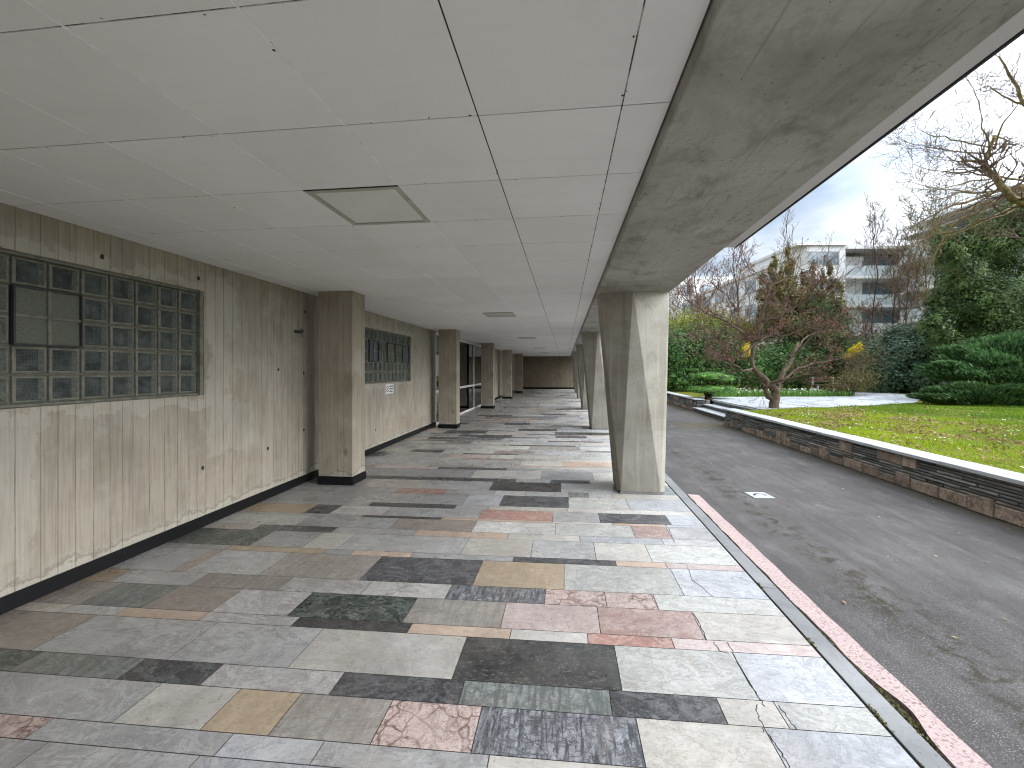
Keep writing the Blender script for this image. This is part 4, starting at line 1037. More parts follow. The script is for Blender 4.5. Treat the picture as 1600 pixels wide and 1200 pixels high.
# --- small bare maple by the terrace corner
def maple():
    D = 13.1
    def Z(x, y, dd=0.0): return W(1040 + x / 4, 360 + y / 4, D + dd)
    base = W(1208, 0, D); base.z = GZ
    t = thing('maple_tree', 'small bare maple with crooked twin trunk and reddish buds at the terrace corner', 'tree', tuple(base))
    T = Tree(3)
    T.limbs([Z(676, 1122), Z(682, 1060), Z(690, 1000), Z(650, 965), Z(600, 912), Z(545, 862)], .15, .075)
    T.limbs([Z(682, 1062), Z(640, 1040), Z(618, 985), Z(640, 950, -.1)], .09, .05)
    T.limbs([Z(694, 1010), Z(705, 960, .1), Z(740, 880, .2), Z(790, 800, .4), Z(830, 700, .7)], .1, .04)
    A = T.limbs([Z(545, 862), Z(538, 790), Z(560, 690), Z(600, 570), Z(625, 440), Z(655, 340)], .07, .02)
    limbs = [
     ([Z(540, 780), Z(545, 700), Z(470, 630), Z(380, 570), Z(260, 520), Z(120, 430)], .06, .014),
     ([Z(560, 700), Z(470, 800, -.3), Z(430, 720, -.6), Z(330, 680, -.9), Z(180, 655, -1.2)], .035, .01),
     ([Z(600, 565), Z(720, 545, -.2), Z(830, 465, -.5), Z(960, 405, -.8)], .045, .012),
     ([Z(460, 610), Z(455, 520, .3), Z(380, 400, .5), Z(250, 300, .8)], .028, .008),
     ([Z(640, 958), Z(760, 930, -.4), Z(860, 905, -.7), Z(960, 905, -1.0)], .045, .012),
     ([Z(700, 965), Z(800, 880, .5), Z(920, 830, 1.0), Z(1100, 800, 1.5)], .045, .01),
     ([Z(790, 800, .4), Z(880, 700, .2), Z(1000, 600, -.2), Z(1120, 520, -.5)], .035, .01),
     ([Z(545, 862), Z(480, 880, -.4), Z(400, 820, -.8), Z(330, 780, -1.2)], .035, .01),
     ([Z(600, 570), Z(590, 690, .6), Z(700, 600, 1.2), Z(760, 450, 1.6)], .03, .01),
     ([Z(640, 345), Z(560, 260, .2), Z(450, 200, .3)], .018, .006),
     ([Z(655, 340), Z(760, 300, .3), Z(930, 300, .5), Z(1000, 400, .4)], .018, .006),
     ([Z(815, 740, .6), Z(890, 660, .9), Z(1010, 625, 1.1), Z(1150, 640, 1.2)], .03, .01),
     ([Z(560, 690), Z(640, 650, -.6), Z(760, 660, -1.1), Z(860, 620, -1.4)], .03, .01)]
    allp = [A[5:]]
    for p, a, b_ in limbs: allp.append(T.limbs(p, a, b_)[3:])
    cen = Z(600, 650)
    for li, pts in enumerate(allp):
        for q in pts:
            for _ in range(3 if li in (1, 2, 4, 8, 11) else 2):
                d = (q - cen) * .35 + Vector((T.r.uniform(-1, 1), T.r.uniform(-1, 1), T.r.uniform(-.2, .9)))
                T.grow(q, d, T.r.uniform(.4, .9), .010, 2, .02, 3, .3, .05)
    o1 = T.limb.build('trunk', BARKL, t, smooth=True); o2 = T.twig.build('twigs', L_TWIGR, t)
    tp = np.array([list(p) for p, d in T.tips]); sel = rng.random(len(tp)) < .5; tp = tp[sel] + rng.normal(0, .02, (sel.sum(), 3))
    o3 = link('buds', leaf_mesh('buds', tp, rng.normal(0, 1, tp.shape), .023, rng.uniform(0, 1, len(tp))), t, [L_BUD])
    for o in (o1, o2, o3): o.matrix_parent_inverse = Matrix.Translation(-base)
maple()
def rooted(t, parts, base):
    for o in parts: o.matrix_parent_inverse = Matrix.Translation(-Vector(base))

def bush(name, label, cat, base, lumps, n, size, mat, clumps=60, spread=.16, fill=.35, asp=.5, stem=.05, per=3, group=None, extra=None, sname='stems', cname='foliage'):
    t = thing(name, label, cat, tuple(base), 0, group)
    parts = [foliage(t, cname, lumps, n, size, mat, clumps, spread, fill, asp), stems(t, lumps, base, rad=stem, per=per, name=sname)]
    if extra:
        el, en, es, em, nm = extra; parts.append(foliage(t, nm, el, en, es, em, clumps, spread, fill, asp))
    rooted(t, parts, base); return t
def at(px, D, z=GZ): p = W(px, 0, D); p.z = z; return p
def lump(px, py, D, rx, ry, rz, w=1.0): return (tuple(W(px, py, D)), (rx, ry, rz), w)

# clipped two-tier pine
bush('clipped_pine', 'clipped dwarf pine in two flat green tiers on the low wall beyond the steps', 'shrub', at(1109, 17.6),
     [lump(1112, 608, 17.6, .92, .8, .17, 1.3), lump(1108, 588, 17.7, .66, .6, .17, .9), lump(1124, 591, 17.4, .5, .5, .15, .6)], 30000, .03, L_TOP, 260, .10, .5, .4, .05, 4)
# hedge on the left
hed = [lump(1050, 548, 24, 2.0, 1.3, 1.5), lump(1085, 545, 24.5, 1.6, 1.3, 1.7), lump(1118, 548, 24, 1.5, 1.2, 1.5), lump(1060, 590, 23.6, 2.0, 1.0, .9, .7), lump(1110, 590, 23.6, 2.0, 1.0, .8, .7)]
bush('hedge_shrub', 'dense dark green evergreen shrub behind the clipped pine, beside the nearest column', 'shrub', at(1085, 24), hed, 26000, .065, L_DARK, 420, .12, .4, .5)
bush('spring_shrub', 'yellow green budding shrub above the dark evergreen at the left of the garden', 'shrub', at(1090, 27),
     [lump(1060, 515, 27, 1.8, 1.5, 1.4), lump(1100, 508, 27, 1.6, 1.5, 1.3), lump(1135, 515, 27, 1.3, 1.2, 1.1), lump(1165, 520, 27, 1.0, 1.2, .9)], 17000, .05, L_GOLD, 260, .16, .2, .4)
bush('hedge_shrub', 'low dark evergreen shrub right behind the bare maple and the bulbs', 'shrub', at(1190, 25),
     [lump(1165, 580, 24, 1.4, 1.0, 1.1), lump(1200, 575, 24.6, 1.5, 1.2, 1.5), lump(1245, 575, 25, 1.6, 1.2, 1.5)], 16000, .055, L_DARK, 300, .12, .4)
bush('hedge_shrub', 'dark evergreen shrub behind the garden bench', 'shrub', at(1300, 26),
     [lump(1285, 570, 25.5, 1.6, 1.2, 1.7), lump(1325, 572, 25.5, 1.5, 1.2, 1.5)], 12000, .055, L_DARK, 240, .12, .4)
# spired bronze yew
sp = []
for px, top, w in ((1192, 425, .5), (1203, 412, .6), (1213, 400, .6), (1232, 384, .9), (1240, 405, .8), (1253, 425, .6), (1270, 412, .8), (1285, 425, .6), (1298, 412, .5), (1312, 440, .5), (1222, 420, .6), (1262, 430, .6)):
    for q in range(4):
        py = top + 10 + q * 26; sp.append(lump(px + random.uniform(-2, 2), py, 26 + random.uniform(-1.2, 1.2), .20 + .13 * q, .20 + .13 * q, .62, .35 + .3 * q))
low = [lump(1215, 500, 26, 1.4, 1.3, 1.6, 2.2), lump(1255, 490, 26, 1.6, 1.4, 1.9, 2.6), lump(1295, 500, 26, 1.5, 1.3, 1.7, 2.2), lump(1250, 540, 26, 2.4, 1.5, 1.5, 2.2)]
bush('columnar_yew', 'bronze green yew with many upright spires behind the bare maple', 'tree', at(1250, 26), sp, 34000, .06, L_YEWB, 30, .2, .2, .42, .08, .1, extra=(low, 17000, .055, L_YEW, 'lower_crown'), sname='trunk', cname='crown')
# big dark yew on the right
by = []
D0 = 21.0
for px, py, rx, rz, w in ((1485, 385, .75, 1.1, 1), (1500, 430, 1.0, 1.3, 1.5), (1530, 375, .9, 1.3, 1.5), (1558, 400, 1.1, 1.4, 1.6), (1580, 350, .9, 1.3, 1.4), (1612, 345, 1.1, 1.5, 1.6), (1650, 350, 1.2, 1.6, 1.5), (1690, 400, 1.5, 2.0, 1.5),
     (1476, 470, .7, .9, 1.0), (1462, 510, .7, .9, 1.0), (1500, 500, 1.2, 1.3, 1.8), (1545, 470, 1.5, 1.5, 2.2), (1600, 450, 1.6, 1.7, 2.2), (1530, 540, 1.6, 1.2, 2.0), (1590, 530, 1.8, 1.4, 2.2), (1660, 500, 2.0, 2.0, 2.2), (1482, 555, 1.0, 1.0, 1.2), (1640, 420, 1.6, 1.7, 1.5), (1560, 570, 1.8, 1.0, 1.2)):
    by.append(lump(px, py, D0 + random.uniform(-.9, 1.2), rx, rx, rz, w))
bush('yew_tree', 'large dark green yew with ragged upright tips, tallest evergreen of the garden', 'tree', at(1600, 21.5), by, 130000, .05, L_YEW, 90, .15, .3, .42, .12, .3, sname='trunk', cname='crown')
# laurel
bush('laurel_shrub', 'rounded glossy dark laurel shrub between the terrace and the big yew', 'shrub', at(1410, 22.5),
     [lump(1405, 570, 22.4, 1.6, 1.4, 1.5, 2), lump(1430, 550, 22.6, 1.2, 1.2, 1.4, 1.4), lump(1385, 585, 22, 1.2, 1.0, 1.1, 1.2), lump(1440, 590, 21.5, 1.3, 1.0, 1.0, 1.2), lump(1412, 530, 23, .9, .9, .8, .8)], 22000, .065, L_LAU, 200, .13, .5)
# spreading junipers
def juniper(label, base, lumps, n, seed, mat=L_JUN, size=.12):
    jr = random.Random(seed); sub = []
    for (c, r_, w) in lumps:
        for q in range(5):
            a = jr.uniform(0, 6.28); d = (math.cos(a) * r_[0] * .7, math.sin(a) * r_[1] * .7, jr.uniform(-.2, .75) * r_[2])
            f_ = jr.uniform(.35, .6); sub.append((tuple(x + y for x, y in zip(c, d)), (r_[0] * f_, r_[1] * f_, r_[2] * f_ * .7), w * .2))
        sub.append((c, tuple(x * .8 for x in r_), w * .35))
    lumps_o, lumps = lumps, sub
    t = thing('spreading_juniper', label, 'shrub', tuple(base))
    P, N, V = lump_points(lumps, n, 500, .13, .45)
    P, N, V = clip_ground(P, N, V)
    out = P - np.array([base.x, base.y, base.z - .3]); out /= np.linalg.norm(out, axis=1)[:, None]
    out += np.array([-.35, -.25, .05]) + rng.normal(0, .28, P.shape); out /= np.linalg.norm(out, axis=1)[:, None]
    side = np.cross(out, rng.normal(0, 1, P.shape)); side /= np.linalg.norm(side, axis=1)[:, None]
    s = (size * rng.uniform(.6, 1.4, len(P)))[:, None]
    q = np.empty((len(P), 4, 3)); q[:, 0] = P - out * s * .6; q[:, 1] = P + side * s * .15; q[:, 2] = P + out * s + np.array([0, 0, .01]); q[:, 3] = P - side * s * .15
    o = link('foliage', quads('foliage', q, V), t, [mat])
    o2 = stems(t, lumps_o, base, rad=.04, per=3, name='stems'); rooted(t, [o, o2], base)
juniper('large spreading juniper with feathery bright green tiers in front of the big yew', at(1570, 17.0),
    [lump(1480, 580, 16.2, 1.0, .9, .45), lump(1520, 562, 16.5, 1.2, 1.0, .5, 1.3), lump(1560, 548, 17, 1.3, 1.1, .5, 1.4), lump(1610, 545, 17, 1.4, 1.2, .55, 1.4), lump(1660, 545, 17, 1.5, 1.2, .7, 1.2), lump(1540, 590, 16, 1.5, 1.0, .5, 1.3), lump(1600, 585, 15.8, 1.5, 1.0, .55, 1.3), lump(1650, 590, 16, 1.5, 1, .7)], 46000, 1)
juniper('low juniper with drooping dark tips at the edge of the lawn, under the larger one', at(1530, 14.4),
    [lump(1470, 622, 14.6, .7, .6, .25), lump(1505, 620, 14.3, .9, .6, .33), lump(1550, 618, 14, .95, .7, .36), lump(1600, 622, 13.9, .95, .7, .36), lump(1650, 622, 14, 1.0, .7, .4)], 36000, 2, L_JLOW, .08)
bush('twiggy_shrub', 'low straggling olive brown shrub at the back of the terrace by the bench', 'shrub', at(1328, 19.6),
     [lump(1325, 598, 19.6, .9, .6, .5, 1.2), lump(1345, 590, 20.2, .9, .7, .6, 1.2), lump(1310, 605, 19.3, .5, .4, .3, .6), lump(1350, 565, 22, 1.2, 1.0, .8, 1)], 9000, .03, L_OLIVE, 220, .16, .2, .4, .018, 12)
bush('forsythia', 'bright yellow forsythia flowering between the laurel and the bronze yew', 'shrub', at(1333, 24),
     [lump(1336, 549, 24, .38, .4, .36, 1), lump(1326, 556, 24, .32, .3, .2, .6), lump(1343, 541, 24, .2, .2, .25, .4)], 1600, .035, L_YEL, 40, .16, .2, .5, .015, 4)
bush('forsythia', 'small yellow forsythia glimpsed through the branches left of the maple trunk', 'shrub', at(1166, 23.2),
     [lump(1166, 547, 23.2, .3, .3, .38, 1)], 900, .035, L_YEL, 26, .16, .2, .5, .015, 4)
bush('ivy_mound', 'ragged evergreen mound below the white building, left of the big yew', 'shrub', at(1400, 27),
     [lump(1375, 545, 27, 1.5, 1.2, 1.1), lump(1425, 535, 27, 1.4, 1.2, 1.2), lump(1350, 560, 26, 1.2, 1.0, 1.0)], 10000, .06, leafmat('grey_green_leaf', (0.03, 0.055, 0.03), (0.17, 0.22, 0.14), .6, .2), 200, .16, .2)

# bare trees
def bare(label, base, top, r, seed, twig, n=10, L=1.6, depth=3, droop=0., name='bare_tree', lean=None, buds=None, split=3, wig=.28, spread=1.0, start=.3, limbs=None, up=.12, group=None, rmin=.011):
    t = thing(name, label, 'tree', tuple(base), 0, group); T = Tree(seed, rmin)
    base = Vector(base); top = Vector(top)
    mid = base.lerp(top, .5) + Vector((T.r.uniform(-.2, .2), T.r.uniform(-.2, .2), 0))
    pts = T.limbs([base, mid, top], r, r * .25)
    H = (top - base).length
    for i in range(n):
        f_ = start + (1 - start) * (i + .5) / n; q = base.lerp(mid, f_ * 2) if f_ < .5 else mid.lerp(top, f_ * 2 - 1)
        a = i * 2.4 + T.r.uniform(-.4, .4); d = Vector((math.cos(a) * spread, math.sin(a) * spread, .75))
        T.grow(q, d, L * (1.15 - .5 * f_), r * .32, depth, droop, split, wig, up)
    for (ps, a, b_) in (limbs or []):
        o_ = T.limbs(ps, a, b_)
        for q in o_[2:]:
            for _ in range(2 if (Vector(ps[-1]) - Vector(ps[0])).length > 2.2 else (T.r.random() < .5)):
                d = (Vector(ps[-1]) - Vector(ps[0])).normalized() * .5 + Vector((T.r.uniform(-1, 1), T.r.uniform(-1, 1), T.r.uniform(-.8, .6)))
                T.grow(q, d, L * .62, b_ * .6, depth - 1, droop, split, wig, up)
    parts = [T.limb.build('trunk', twig[0], t, smooth=True), T.twig.build('branches', twig[1], t)]
    if buds:
        tp = np.array([list(p) for p, d in T.tips]); tp = tp[rng.random(len(tp)) < buds[1]]
        parts.append(link('buds', leaf_mesh('buds', tp, rng.normal(0, 1, tp.shape), buds[2], rng.uniform(0, 1, len(tp))), t, [buds[0]]))
    rooted(t, parts, base)
B2 = (BARK, L_TWIG)
bare('thin bare tree at the left of the garden, just outside the nearest column', at(1092, 30), W(1090, 405, 30), .09, 21, B2, 14, 1.8, 3, buds=(L_BUD, .5, .045))
bare('thin bare tree rising left of the maple with grey white twigs', at(1150, 33), W(1148, 380, 33), .09, 22, B2, 14, 2.0, 3, group=None, buds=(L_BUD, .3, .04))
bare('slim bare sapling with tall shoots behind the spires of the bronze yew', at(1226, 31), W(1228, 345, 31), .06, 23, B2, 9, 1.6, 2, spread=.3, start=.55)
bare('slim bare sapling standing before the white building, left one of three', at(1368, 31), W(1362, 345, 31), .06, 24, B2, 12, 1.9, 3, spread=.6, start=.45)
bare('slim bare sapling standing before the white balconies, middle one of three', at(1400, 30), W(1398, 392, 30), .07, 25, B2, 12, 1.9, 3, spread=.8, start=.35)
bare('slim bare sapling standing before the white balconies, right one of three', at(1445, 28), W(1440, 330, 28), .07, 26, (BARKM, L_TWIGG), 15, 2.0, 3, spread=.8, start=.35, buds=(L_BUDG, .3, .04))
bare('tallest bare tree before the white balconies, with fine golden brown twigs', at(1460, 29), W(1462, 330, 29), .09, 35, (BARKM, L_TWIGG), 20, 2.4, 3, spread=.9, start=.3, buds=(L_BUDG, .3, .04), rmin=.012)
bare('pale bare bushy tree between the ivy mound and the balconies', at(1420, 28.5), W(1420, 420, 28.5), .06, 36, (BARK, L_TWIG), 18, 2.0, 3, spread=.9, start=.2, buds=(L_BUD, .4, .04), rmin=.012)
bare('reddish bare shrub below the white building', at(1350, 28), W(1352, 500, 28), .05, 27, (BARK, L_TWIGR), 12, 1.3, 3, name='bare_shrub', start=.1, buds=(L_BUD, .7, .04))
bare('reddish bare shrub at the left behind the clipped pine and hedge', at(1070, 28), W(1068, 470, 28), .05, 28, (BARK, L_TWIGR), 12, 1.5, 3, name='bare_shrub', start=.2, buds=(L_BUD, .7, .045))
# big overhanging bare tree at the upper right
D = 15.5
def Q(x, y, dd=0.): return W(1100 + x / 3, y / 3, D + dd)
bare('large bare tree with mossy pollarded limbs reaching over from the right edge', at(1690, 17.0), W(1640, 330, 16.4), .24, 31, (BARKM, L_TWIG), 4, 1.5, 3, start=.7, buds=(L_BUDG, .4, .024), up=.05, rmin=.0055,
  limbs=[([W(1640, 330, 16.4), Q(1500, 960, .5), Q(1430, 915), Q(1380, 850), Q(1330, 800), Q(1310, 765)], .15, .08),
         ([Q(1310, 770), Q(1340, 700), Q(1362, 635)], .075, .055),
         ([Q(1310, 765), Q(1270, 755), Q(1195, 757)], .06, .03),
         ([Q(1362, 700), Q(1300, 600, .3), Q(1290, 480, .6), Q(1240, 380, .8)], .035, .01),
         ([Q(1340, 690), Q(1200, 660, -.5), Q(1080, 640, -.8), Q(1000, 600, -1)], .03, .008),
         ([Q(1330, 720), Q(1180, 710, .4), Q(1050, 690, .7), Q(960, 670, .9)], .03, .008),
         ([Q(1380, 840), Q(1250, 900, -.3), Q(1120, 890, -.6), Q(960, 850, -.9)], .03, .008),
         ([Q(1350, 780), Q(1200, 810, .5), Q(1080, 800, .8), Q(980, 770, 1.2)], .03, .008),
         ([W(1640, 330, 16.4), W(1650, 200, 16), Q(1500, 490), Q(1450, 380), Q(1385, 268)], .09, .03),
         ([Q(1500, 490), Q(1400, 450, .3), Q(1330, 400, .5), Q(1260, 430, .7)], .035, .01),
         ([Q(1362, 700), Q(1400, 580, -.4), Q(1450, 520, -.6), Q(1520, 420, -.8)], .035, .01),
         ([Q(1480, 830), Q(1560, 780), Q(1640, 700)], .05, .02)])
bare('low bare tree with long golden limbs sweeping left above the big yew', at(1680, 19.5), W(1660, 300, 18.5), .18, 32, (BARKM, L_TWIGG), 4, 1.3, 2, start=.7, droop=.06, buds=(L_BUDG, .35, .025), up=.0, rmin=.006,
  limbs=[([W(1660, 300, 18.5), W(1600, 290, 18), W(1540, 305, 17.6), W(1490, 320, 17.4), W(1440, 345, 17.2)], .11, .02),
         ([W(1600, 292, 18), W(1540, 325, 18), W(1490, 350, 18.2), W(1460, 400, 18.4), W(1445, 470, 18.5)], .07, .015),
         ([W(1620, 300, 18), W(1560, 335, 17), W(1500, 360, 16.8), W(1440, 372, 16.8)], .06, .012),
         ([W(1610, 285, 18), W(1560, 275, 17.6), W(1500, 288, 17.2), W(1450, 300, 17)], .05, .01),
         ([W(1600, 300, 18), W(1530, 318, 17.2), W(1470, 345, 17), W(1425, 385, 17)], .05, .01),
         ([W(1620, 310, 18), W(1580, 330, 17), W(1540, 345, 16.6), W(1480, 372, 16.4)], .05, .01),
         ([W(1570, 298, 17.8), W(1500, 300, 17.5), W(1440, 315, 17.2)], .05, .01)])

# bulbs in bloom: too many leaves to count
P = np.column_stack([rng.uniform(6.3, 12.5, 3000), rng.uniform(0, 1, 3000), np.zeros(3000)])
P[:, 1] = 19.5 + (P[:, 0] - 5.7) * .157 + P[:, 1] * 1.3; P[:, 2] = GZ
h_ = rng.uniform(.14, .32, len(P)); a_ = rng.uniform(0, 6.28, len(P)); w_ = .012
q = np.empty((len(P), 4, 3)); dx = np.column_stack([np.cos(a_), np.sin(a_), 0 * a_]) * w_; tp = np.column_stack([rng.normal(0, .05, len(P)), rng.normal(0, .05, len(P)), h_])
q[:, 0] = P - dx; q[:, 1] = P + dx; q[:, 2] = P + tp + dx * .3; q[:, 3] = P + tp - dx * .3
o = link('bulb_leaves', quads('bulb_leaves', q, rng.uniform(0, 1, len(P))), None, [L_DAF]); tag(o, 'bright green bulb leaves growing in a bed behind the terrace', 'bulb leaves', kind='stuff')
s = rng.random(len(P)) < .12
o = link('white_flowers', leaf_mesh('white_flowers', (P + tp)[s] + np.array([0, 0, .01]), np.tile([0, -.6, .8], (s.sum(), 1)), .028, rng.uniform(0, 1, s.sum()), .9), None, [L_WHITE]); tag(o, 'small white flowers among the bulb leaves behind the terrace', 'flowers', kind='stuff')

# lawn blades, fallen leaves, petals
def on_lawn(n, y0, y1, x1, pw=1.0):
    x = 4.97 + (x1 - 4.97) * rng.uniform(0, 1, n) ** pw; y = rng.uniform(y0, y1, n)
    ok = ~((x > 5.6) & (y > 13.4 + (x - 5.7) * .5) & (y < 26)) & ~((y > 13.3) & (x < 5.7)); return np.column_stack([x, y, np.full(n, GZ)])[ok]
P = on_lawn(150000, 3.5, 17.5, 17, 1.3); n = len(P); a_ = rng.uniform(0, 6.28, n); h_ = rng.uniform(.02, .05, n) * (1 + .5 * np.sin(P[:, 0] * 2.3 + np.sin(P[:, 1] * 1.7) * 2))
dx = np.column_stack([np.cos(a_), np.sin(a_), 0 * a_]) * .005; tp = np.column_stack([rng.normal(0, .018, n), rng.normal(0, .018, n), h_])
q = np.empty((n, 4, 3)); q[:, 0] = P - dx; q[:, 1] = P + dx; q[:, 2] = P + tp + dx * .2; q[:, 3] = P + tp - dx * .2
vv = .85 - .6 * np.clip((P[:, 0] - 6.5 + .6 * np.sin(P[:, 1])) / 4., 0, 1) + .2 * np.sin(P[:, 0] * 1.3 + np.sin(P[:, 1] * 1.1) * 2) * np.sin(P[:, 1] * .9) + rng.normal(0, .22, n)
o = link('grass', quads('grass', q, vv), None, [L_GRASS]); tag(o, 'mossy yellow green grass growing behind the low stone wall', 'grass', kind='stuff')
P = on_lawn(70000, 4, 17, 15, 1.2); d = np.hypot((P[:, 0] - 6.8) * .85, (P[:, 1] - 10.6) * .45); P = P[rng.random(len(P)) < .8 * np.exp(-(d / 1.5) ** 2) * (.5 + .5 * np.sin(P[:, 0] * 4 + np.sin(P[:, 1] * 3) * 2)) + .008]
P[:, 2] = GZ + rng.uniform(.015, .05, len(P))
o = link('fallen_leaves', leaf_mesh('fallen_leaves', P, np.tile([0, 0, 1.], (len(P), 1)), .028, rng.uniform(0, 1, len(P)), .6, .5), None, [L_DEAD]); tag(o, 'brown and straw coloured dead leaves scattered on the lawn under the maple', 'fallen leaves', kind='stuff')
P = on_lawn(900, 4.5, 17, 16, 1.0); cc = P[rng.integers(0, len(P), 60)]; P = cc[rng.integers(0, 60, 700)] + np.column_stack([rng.normal(0, .22, 700), rng.normal(0, .22, 700), rng.uniform(.03, .06, 700)])
P = P[(P[:, 0] > 5.0) & (P[:, 1] < 13.2)]
o = link('daisies', leaf_mesh('daisies', P, np.tile([0, 0, 1.], (len(P), 1)), .022, rng.uniform(0, 1, len(P)), .8, .25), None, [L_WHITE]); tag(o, 'tiny white daisies and petals dotted over the lawn', 'daisies', kind='stuff')
P = np.column_stack([rng.uniform(1.8, 4.5, 60), rng.uniform(1.5, 13, 60), np.full(60, -.014)])
o = link('leaf_litter', leaf_mesh('leaf_litter', P, np.tile([0, 0, 1.], (len(P), 1)), .016, rng.uniform(.4, 1, len(P)), .55, .12), None, [L_DEAD]); tag(o, 'small pale dry leaves and petals lying on the asphalt drive', 'leaf litter', kind='stuff')
# moss and weeds in the gap of the kerb
P = np.column_stack([1.57 + rng.normal(0, .012, 500), 2.23 + rng.normal(0, .11, 500), rng.uniform(-.02, -.003, 500)])
P2 = np.column_stack([np.full(260, 1.555) + rng.normal(0, .003, 260), rng.uniform(1.6, 5.6, 260), rng.uniform(-.01, .004, 260)])
P3 = np.column_stack([1.433 + rng.normal(0, .004, 200), rng.choice([2.2, 2.75, 1.9, 3.4], 200) + rng.normal(0, .035, 200), rng.uniform(-.004, .008, 200)])
P = np.concatenate([P, P2, P3])
o = link('moss', leaf_mesh('moss', P, np.tile([0, 0, 1.], (len(P), 1)), .008, rng.uniform(0, .8, len(P)), .5, .6), None, [L_OLIVE]); tag(o, 'moss and tiny weeds growing in the joints of the kerb strip', 'moss', kind='stuff')

P = np.concatenate([np.column_stack([WX + .02 + np.abs(rng.normal(0, .05, 260)), rng.uniform(2.2, 12, 260), np.full(260, .004)]), np.column_stack([rng.uniform(-3.4, 1.4, 120), rng.uniform(1.6, 9, 120), np.full(120, .003)])])
o = link('grit', leaf_mesh('grit', P, np.tile([0, 0, 1.], (len(P), 1)), .006, rng.uniform(0, .6, len(P)), .7, .1), None, [L_DEAD]); tag(o, 'tiny grit and leaf crumbs lying on the marble slabs', 'grit', kind='stuff')
# garden bench
t = thing('garden_bench', 'dark wooden bench at the back of the terrace in front of the dark shrub', 'bench', tuple(at(1290, 21.3)), YAW)
WD = flat('weathered_dark_wood', (0.12, 0.075, 0.05), .8, .3, .3, 20)
b = MB()
for i in range(3): b.box(-.62, .62, -.22 + i * .15, -.10 + i * .15, .40, .435)
b.build('seat', WD, t, bevel=.004)
b = MB()
for i in range(2): b.box(-.62, .62, .24 + i * .02, .265 + i * .02, .55 + i * .15, .66 + i * .15)
b.build('backrest', WD, t, bevel=.004)
for x in (-.5, .5):
    b = MB(); b.box(x - .03, x + .03, -.20, -.14, 0, .399); b.build('leg', M['coping'], t)
    b = MB(); b.box(x - .03, x + .03, .17, .235, 0, .8); b.build('leg', M['coping'], t)

# ------------------------------------------------------------------ white building behind the garden
k = NT('white_render', .8, .2); n1 = k.noise(k.co(), .6, 6, .6)
k.color(k.ramp(n1, (0.3, (0.78, 0.78, 0.77)), (0.7, (0.86, 0.86, 0.85)))); M['render'] = k.done()
M['soffit'] = flat('grey_brown_soffit', (0.5, 0.48, 0.45), .8, .2)
M['winglass'] = flat('window_glass', (0.26, 0.33, 0.37), .08, .9, .3, 2)
M['balglass'] = flat('frosted_balcony_glass', (0.62, 0.69, 0.71), .15, .6, .12, 1)
M['frame_grey'] = flat('window_frame_grey', (0.35, 0.36, 0.37), .5)
def building(label): return thing('apartment_building', label, 'building', (0, 0, 0), YAW)
def U(px, D): return (px - 800) / 680. * D
def Zt(py, D): return 1.6 + (577.5 - py) * D / 680.
t = building('white apartment block with stacked glass balconies and a chamfered corner')
D1 = 45.
xl, xc, xr = U(1246, D1), U(1321, D1), U(1600, D1)
b = MB(); ztop = Zt(384, D1)
b.loft([(xl, D1 + 1.2, 0), (xl + 1.0, D1, 0), (xc, D1, 0), (xc, D1 + 12, 0), (xl, D1 + 12, 0)], [(xl, D1 + 1.2, ztop), (xl + 1.0, D1, ztop), (xc, D1, ztop), (xc, D1 + 12, ztop), (xl, D1 + 12, ztop)])
b.box(xc, xr, D1 + 2.6, D1 + 12, 0, Zt(389, D1)); b.build('wall', M['render'], t)
b = MB(); b.box(xl - .2, xc + .15, D1 - .25, D1 + 12, ztop + .01, ztop + .3); b.box(xc + .16, xr, D1 - .1, D1 + 12, Zt(389, D1) + .01, Zt(389, D1) + .25); b.build('roof', M['render'], t)
for pyt, pyb in ((393, 414), (436, 460), (483, 505)):
    w = MB(); a, c_ = U(1262, D1), U(1311, D1); z1, z0 = Zt(pyt, D1), Zt(pyb, D1)
    w.box(a, c_, D1 - .05, D1 - .01, z0, z0 + .1); w.box(a, c_, D1 - .05, D1 - .01, z1 - .1, z1)
    for i in range(4): xx = a + (c_ - a - .1) * i / 3; w.box(xx, xx + .1, D1 - .05, D1 - .01, z0 + .1, z1 - .1)
    o = w.build('window', M['frame_grey'], t)
    g = MB(); g.box(a + .05, c_ - .05, D1 - .03, D1 - .006, z0 + .05, z1 - .05); g.build('pane', M['winglass'], o)
for i, py in enumerate((431, 476, 521)):
    z = Zt(py, D1)
    b = MB(); b.box(xc + .02, xr, D1 - .1, D1 + 2.59, z - .28, z); o = b.build('balcony_slab', M['render'], t)
    g = MB()
    for j in range(9):
        a = xc + .1 + j * 2.05; g.box(a, a + 1.98, D1 - .04, D1 - .01, z + .02, z + 1.05)
    g.build('balcony_glass', M['balglass'], o)
    b = MB(); b.box(xc + .05, xr, D1 + 2.5, D1 + 2.58, z + .02, z + 2.25); b.build('window', M['winglass'], t)
    b = MB()
    for j in range(14): a = xc + .3 + j * 1.35; b.box(a, a + .12, D1 + 2.42, D1 + 2.49, z + .02, z + 2.25)
    b.box(xc + .05, xr, D1 + 2.41, D1 + 2.495, z + 2.25, z + 2.6); b.build('window_frame', M['frame_grey'], t)
    b = MB()
    for a in (xc + 6.6 + (.0), xc + 10.9): b.box(a, a + .1, D1 - .08, D1 + .02, z, z + 2.6)
    b.build('balcony_post', M['white'], t)
for zz in (Zt(431, D1), ):
    b = MB(); b.box(xc + .02, xr, D1 - .1, D1 + 2.58, Zt(389, D1) - .02, Zt(389, D1)); b.build('soffit', M['soffit'], t)
t = building('white rear wing with rows of dark windows left of the yew spires')
Xw = xl - .1; b = MB(); b.box(Xw, Xw + 8, 46.5, 72, 0, 13.2); b.build('wall', M['render'], t)
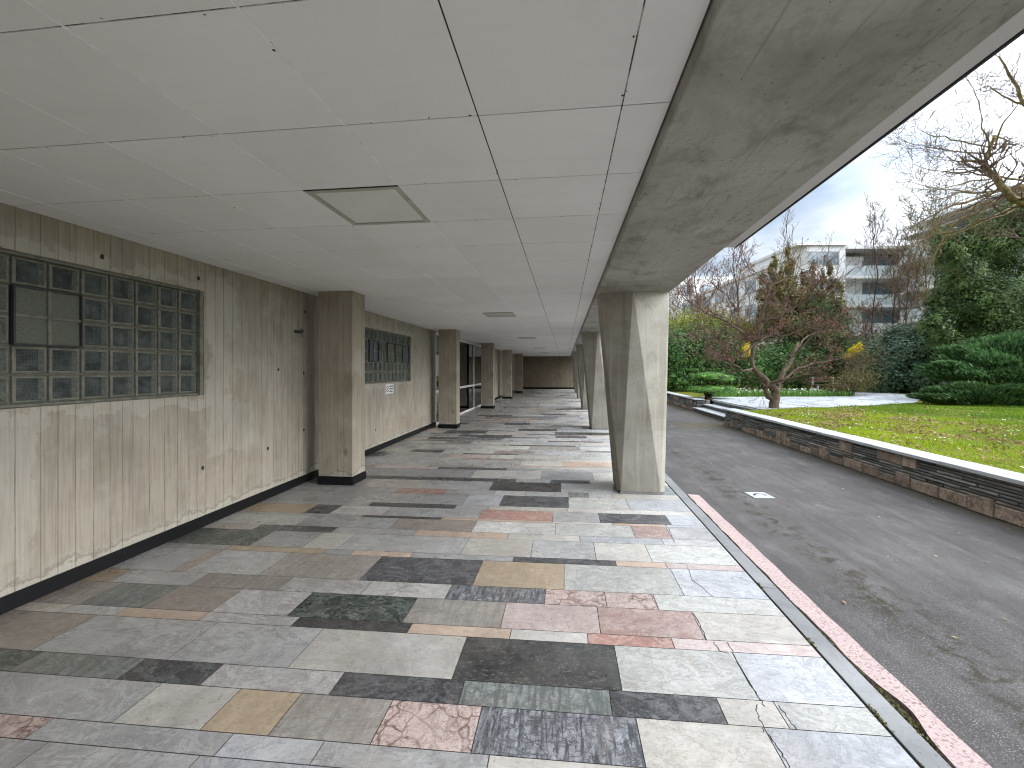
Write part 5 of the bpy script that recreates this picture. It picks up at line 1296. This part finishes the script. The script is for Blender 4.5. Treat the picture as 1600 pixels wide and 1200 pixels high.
b = MB(); b.box(Xw - .25, Xw + 8, 46.3, 72.3, 13.21, 13.6); b.build('roof', M['render'], t)
for fl in range(4):
    for j in range(6):
        y0 = 48.5 + j * 4.0; z0 = 11.0 - fl * 3.0
        w = MB(); w.box(Xw - .06, Xw - .005, y0, y0 + 2.4, z0, z0 + 1.6); o = w.build('window', M['frame_grey'], t)
        g = MB(); g.box(Xw - .07, Xw - .061, y0 + .1, y0 + 1.15, z0 + .1, z0 + 1.5); g.box(Xw - .07, Xw - .061, y0 + 1.25, y0 + 2.3, z0 + .1, z0 + 1.5); g.build('pane', M['winglass'], o)
t = building('lower white building far behind the hedge at the left of the garden')
b = MB(); b.box(U(1060, 70), U(1235, 70), 70, 82, 0, Zt(437, 70)); b.build('wall', M['render'], t)
b = MB(); b.box(U(1058, 70), U(1237, 70), 69.7, 82.2, Zt(437, 70) + .01, Zt(433, 70)); b.build('roof', M['render'], t)
for fl in range(3):
    for j in range(6):
        a = U(1066, 70) + j * 2.9; z0 = Zt(462, 70) - fl * 3.1
        w = MB(); w.box(a, a + 1.9, 69.94, 69.99, z0, z0 + 1.7); o = w.build('window', M['frame_grey'], t)
        g = MB(); g.box(a + .1, a + .9, 69.92, 69.935, z0 + .1, z0 + 1.6); g.box(a + 1., a + 1.8, 69.92, 69.935, z0 + .1, z0 + 1.6); g.build('pane', M['winglass'], o)
t = building('near white wing with long thin projecting eaves behind the large bare tree')
Xr = 39.6; b = MB(); b.box(Xr + 2.2, Xr + 12, 24, 44.8, 0, 15.2); b.build('wall', M['render'], t)
b = MB(); b.box(Xr, Xr + 12, 24, 44.8, 15.82, 15.95); b.build('roof', M['render'], t)
b = MB(); b.box(Xr + .1, Xr + 2.1, 24.2, 44.7, 14.9, 15.0); b.box(Xr + 2.3, Xr + 12, 24.2, 44.7, 15.21, 15.8); b.build('eaves', M['soffit'], t)
for zz in (12.6, 9.6, 6.6):
    b = MB(); b.box(Xr + .2, Xr + 2.19, 24, 44.8, zz - .3, zz); o = b.build('balcony_slab', M['render'], t)
    b = MB(); b.box(Xr + .22, Xr + .25, 24.1, 44.7, zz + .02, zz + 1.05); b.build('balcony_glass', M['balglass'], o)
    b = MB(); b.box(Xr + 2.1, Xr + 2.19, 24.5, 44.2, zz + .05, zz + 2.2); b.build('window', M['winglass'], t)

# wooded backdrop behind everything, reads as one mass
lumps = []
for i in range(26):
    px = 1040 + i * 34 + random.uniform(-8, 8); D_ = random.uniform(34, 40); lumps.append(lump(px, 552 + random.uniform(-10, 12), D_, 3.0, 2.0, 2.3))
P, N, V = clip_ground(*lump_points(lumps, 26000, 700, .15, .3))
o = link('far_shrubbery', leaf_mesh('far_shrubbery', P, N, .12, V), None, [L_OLIVE]); tag(o, 'brown green mass of shrubs in front of the buildings', 'shrubbery', kind='stuff')
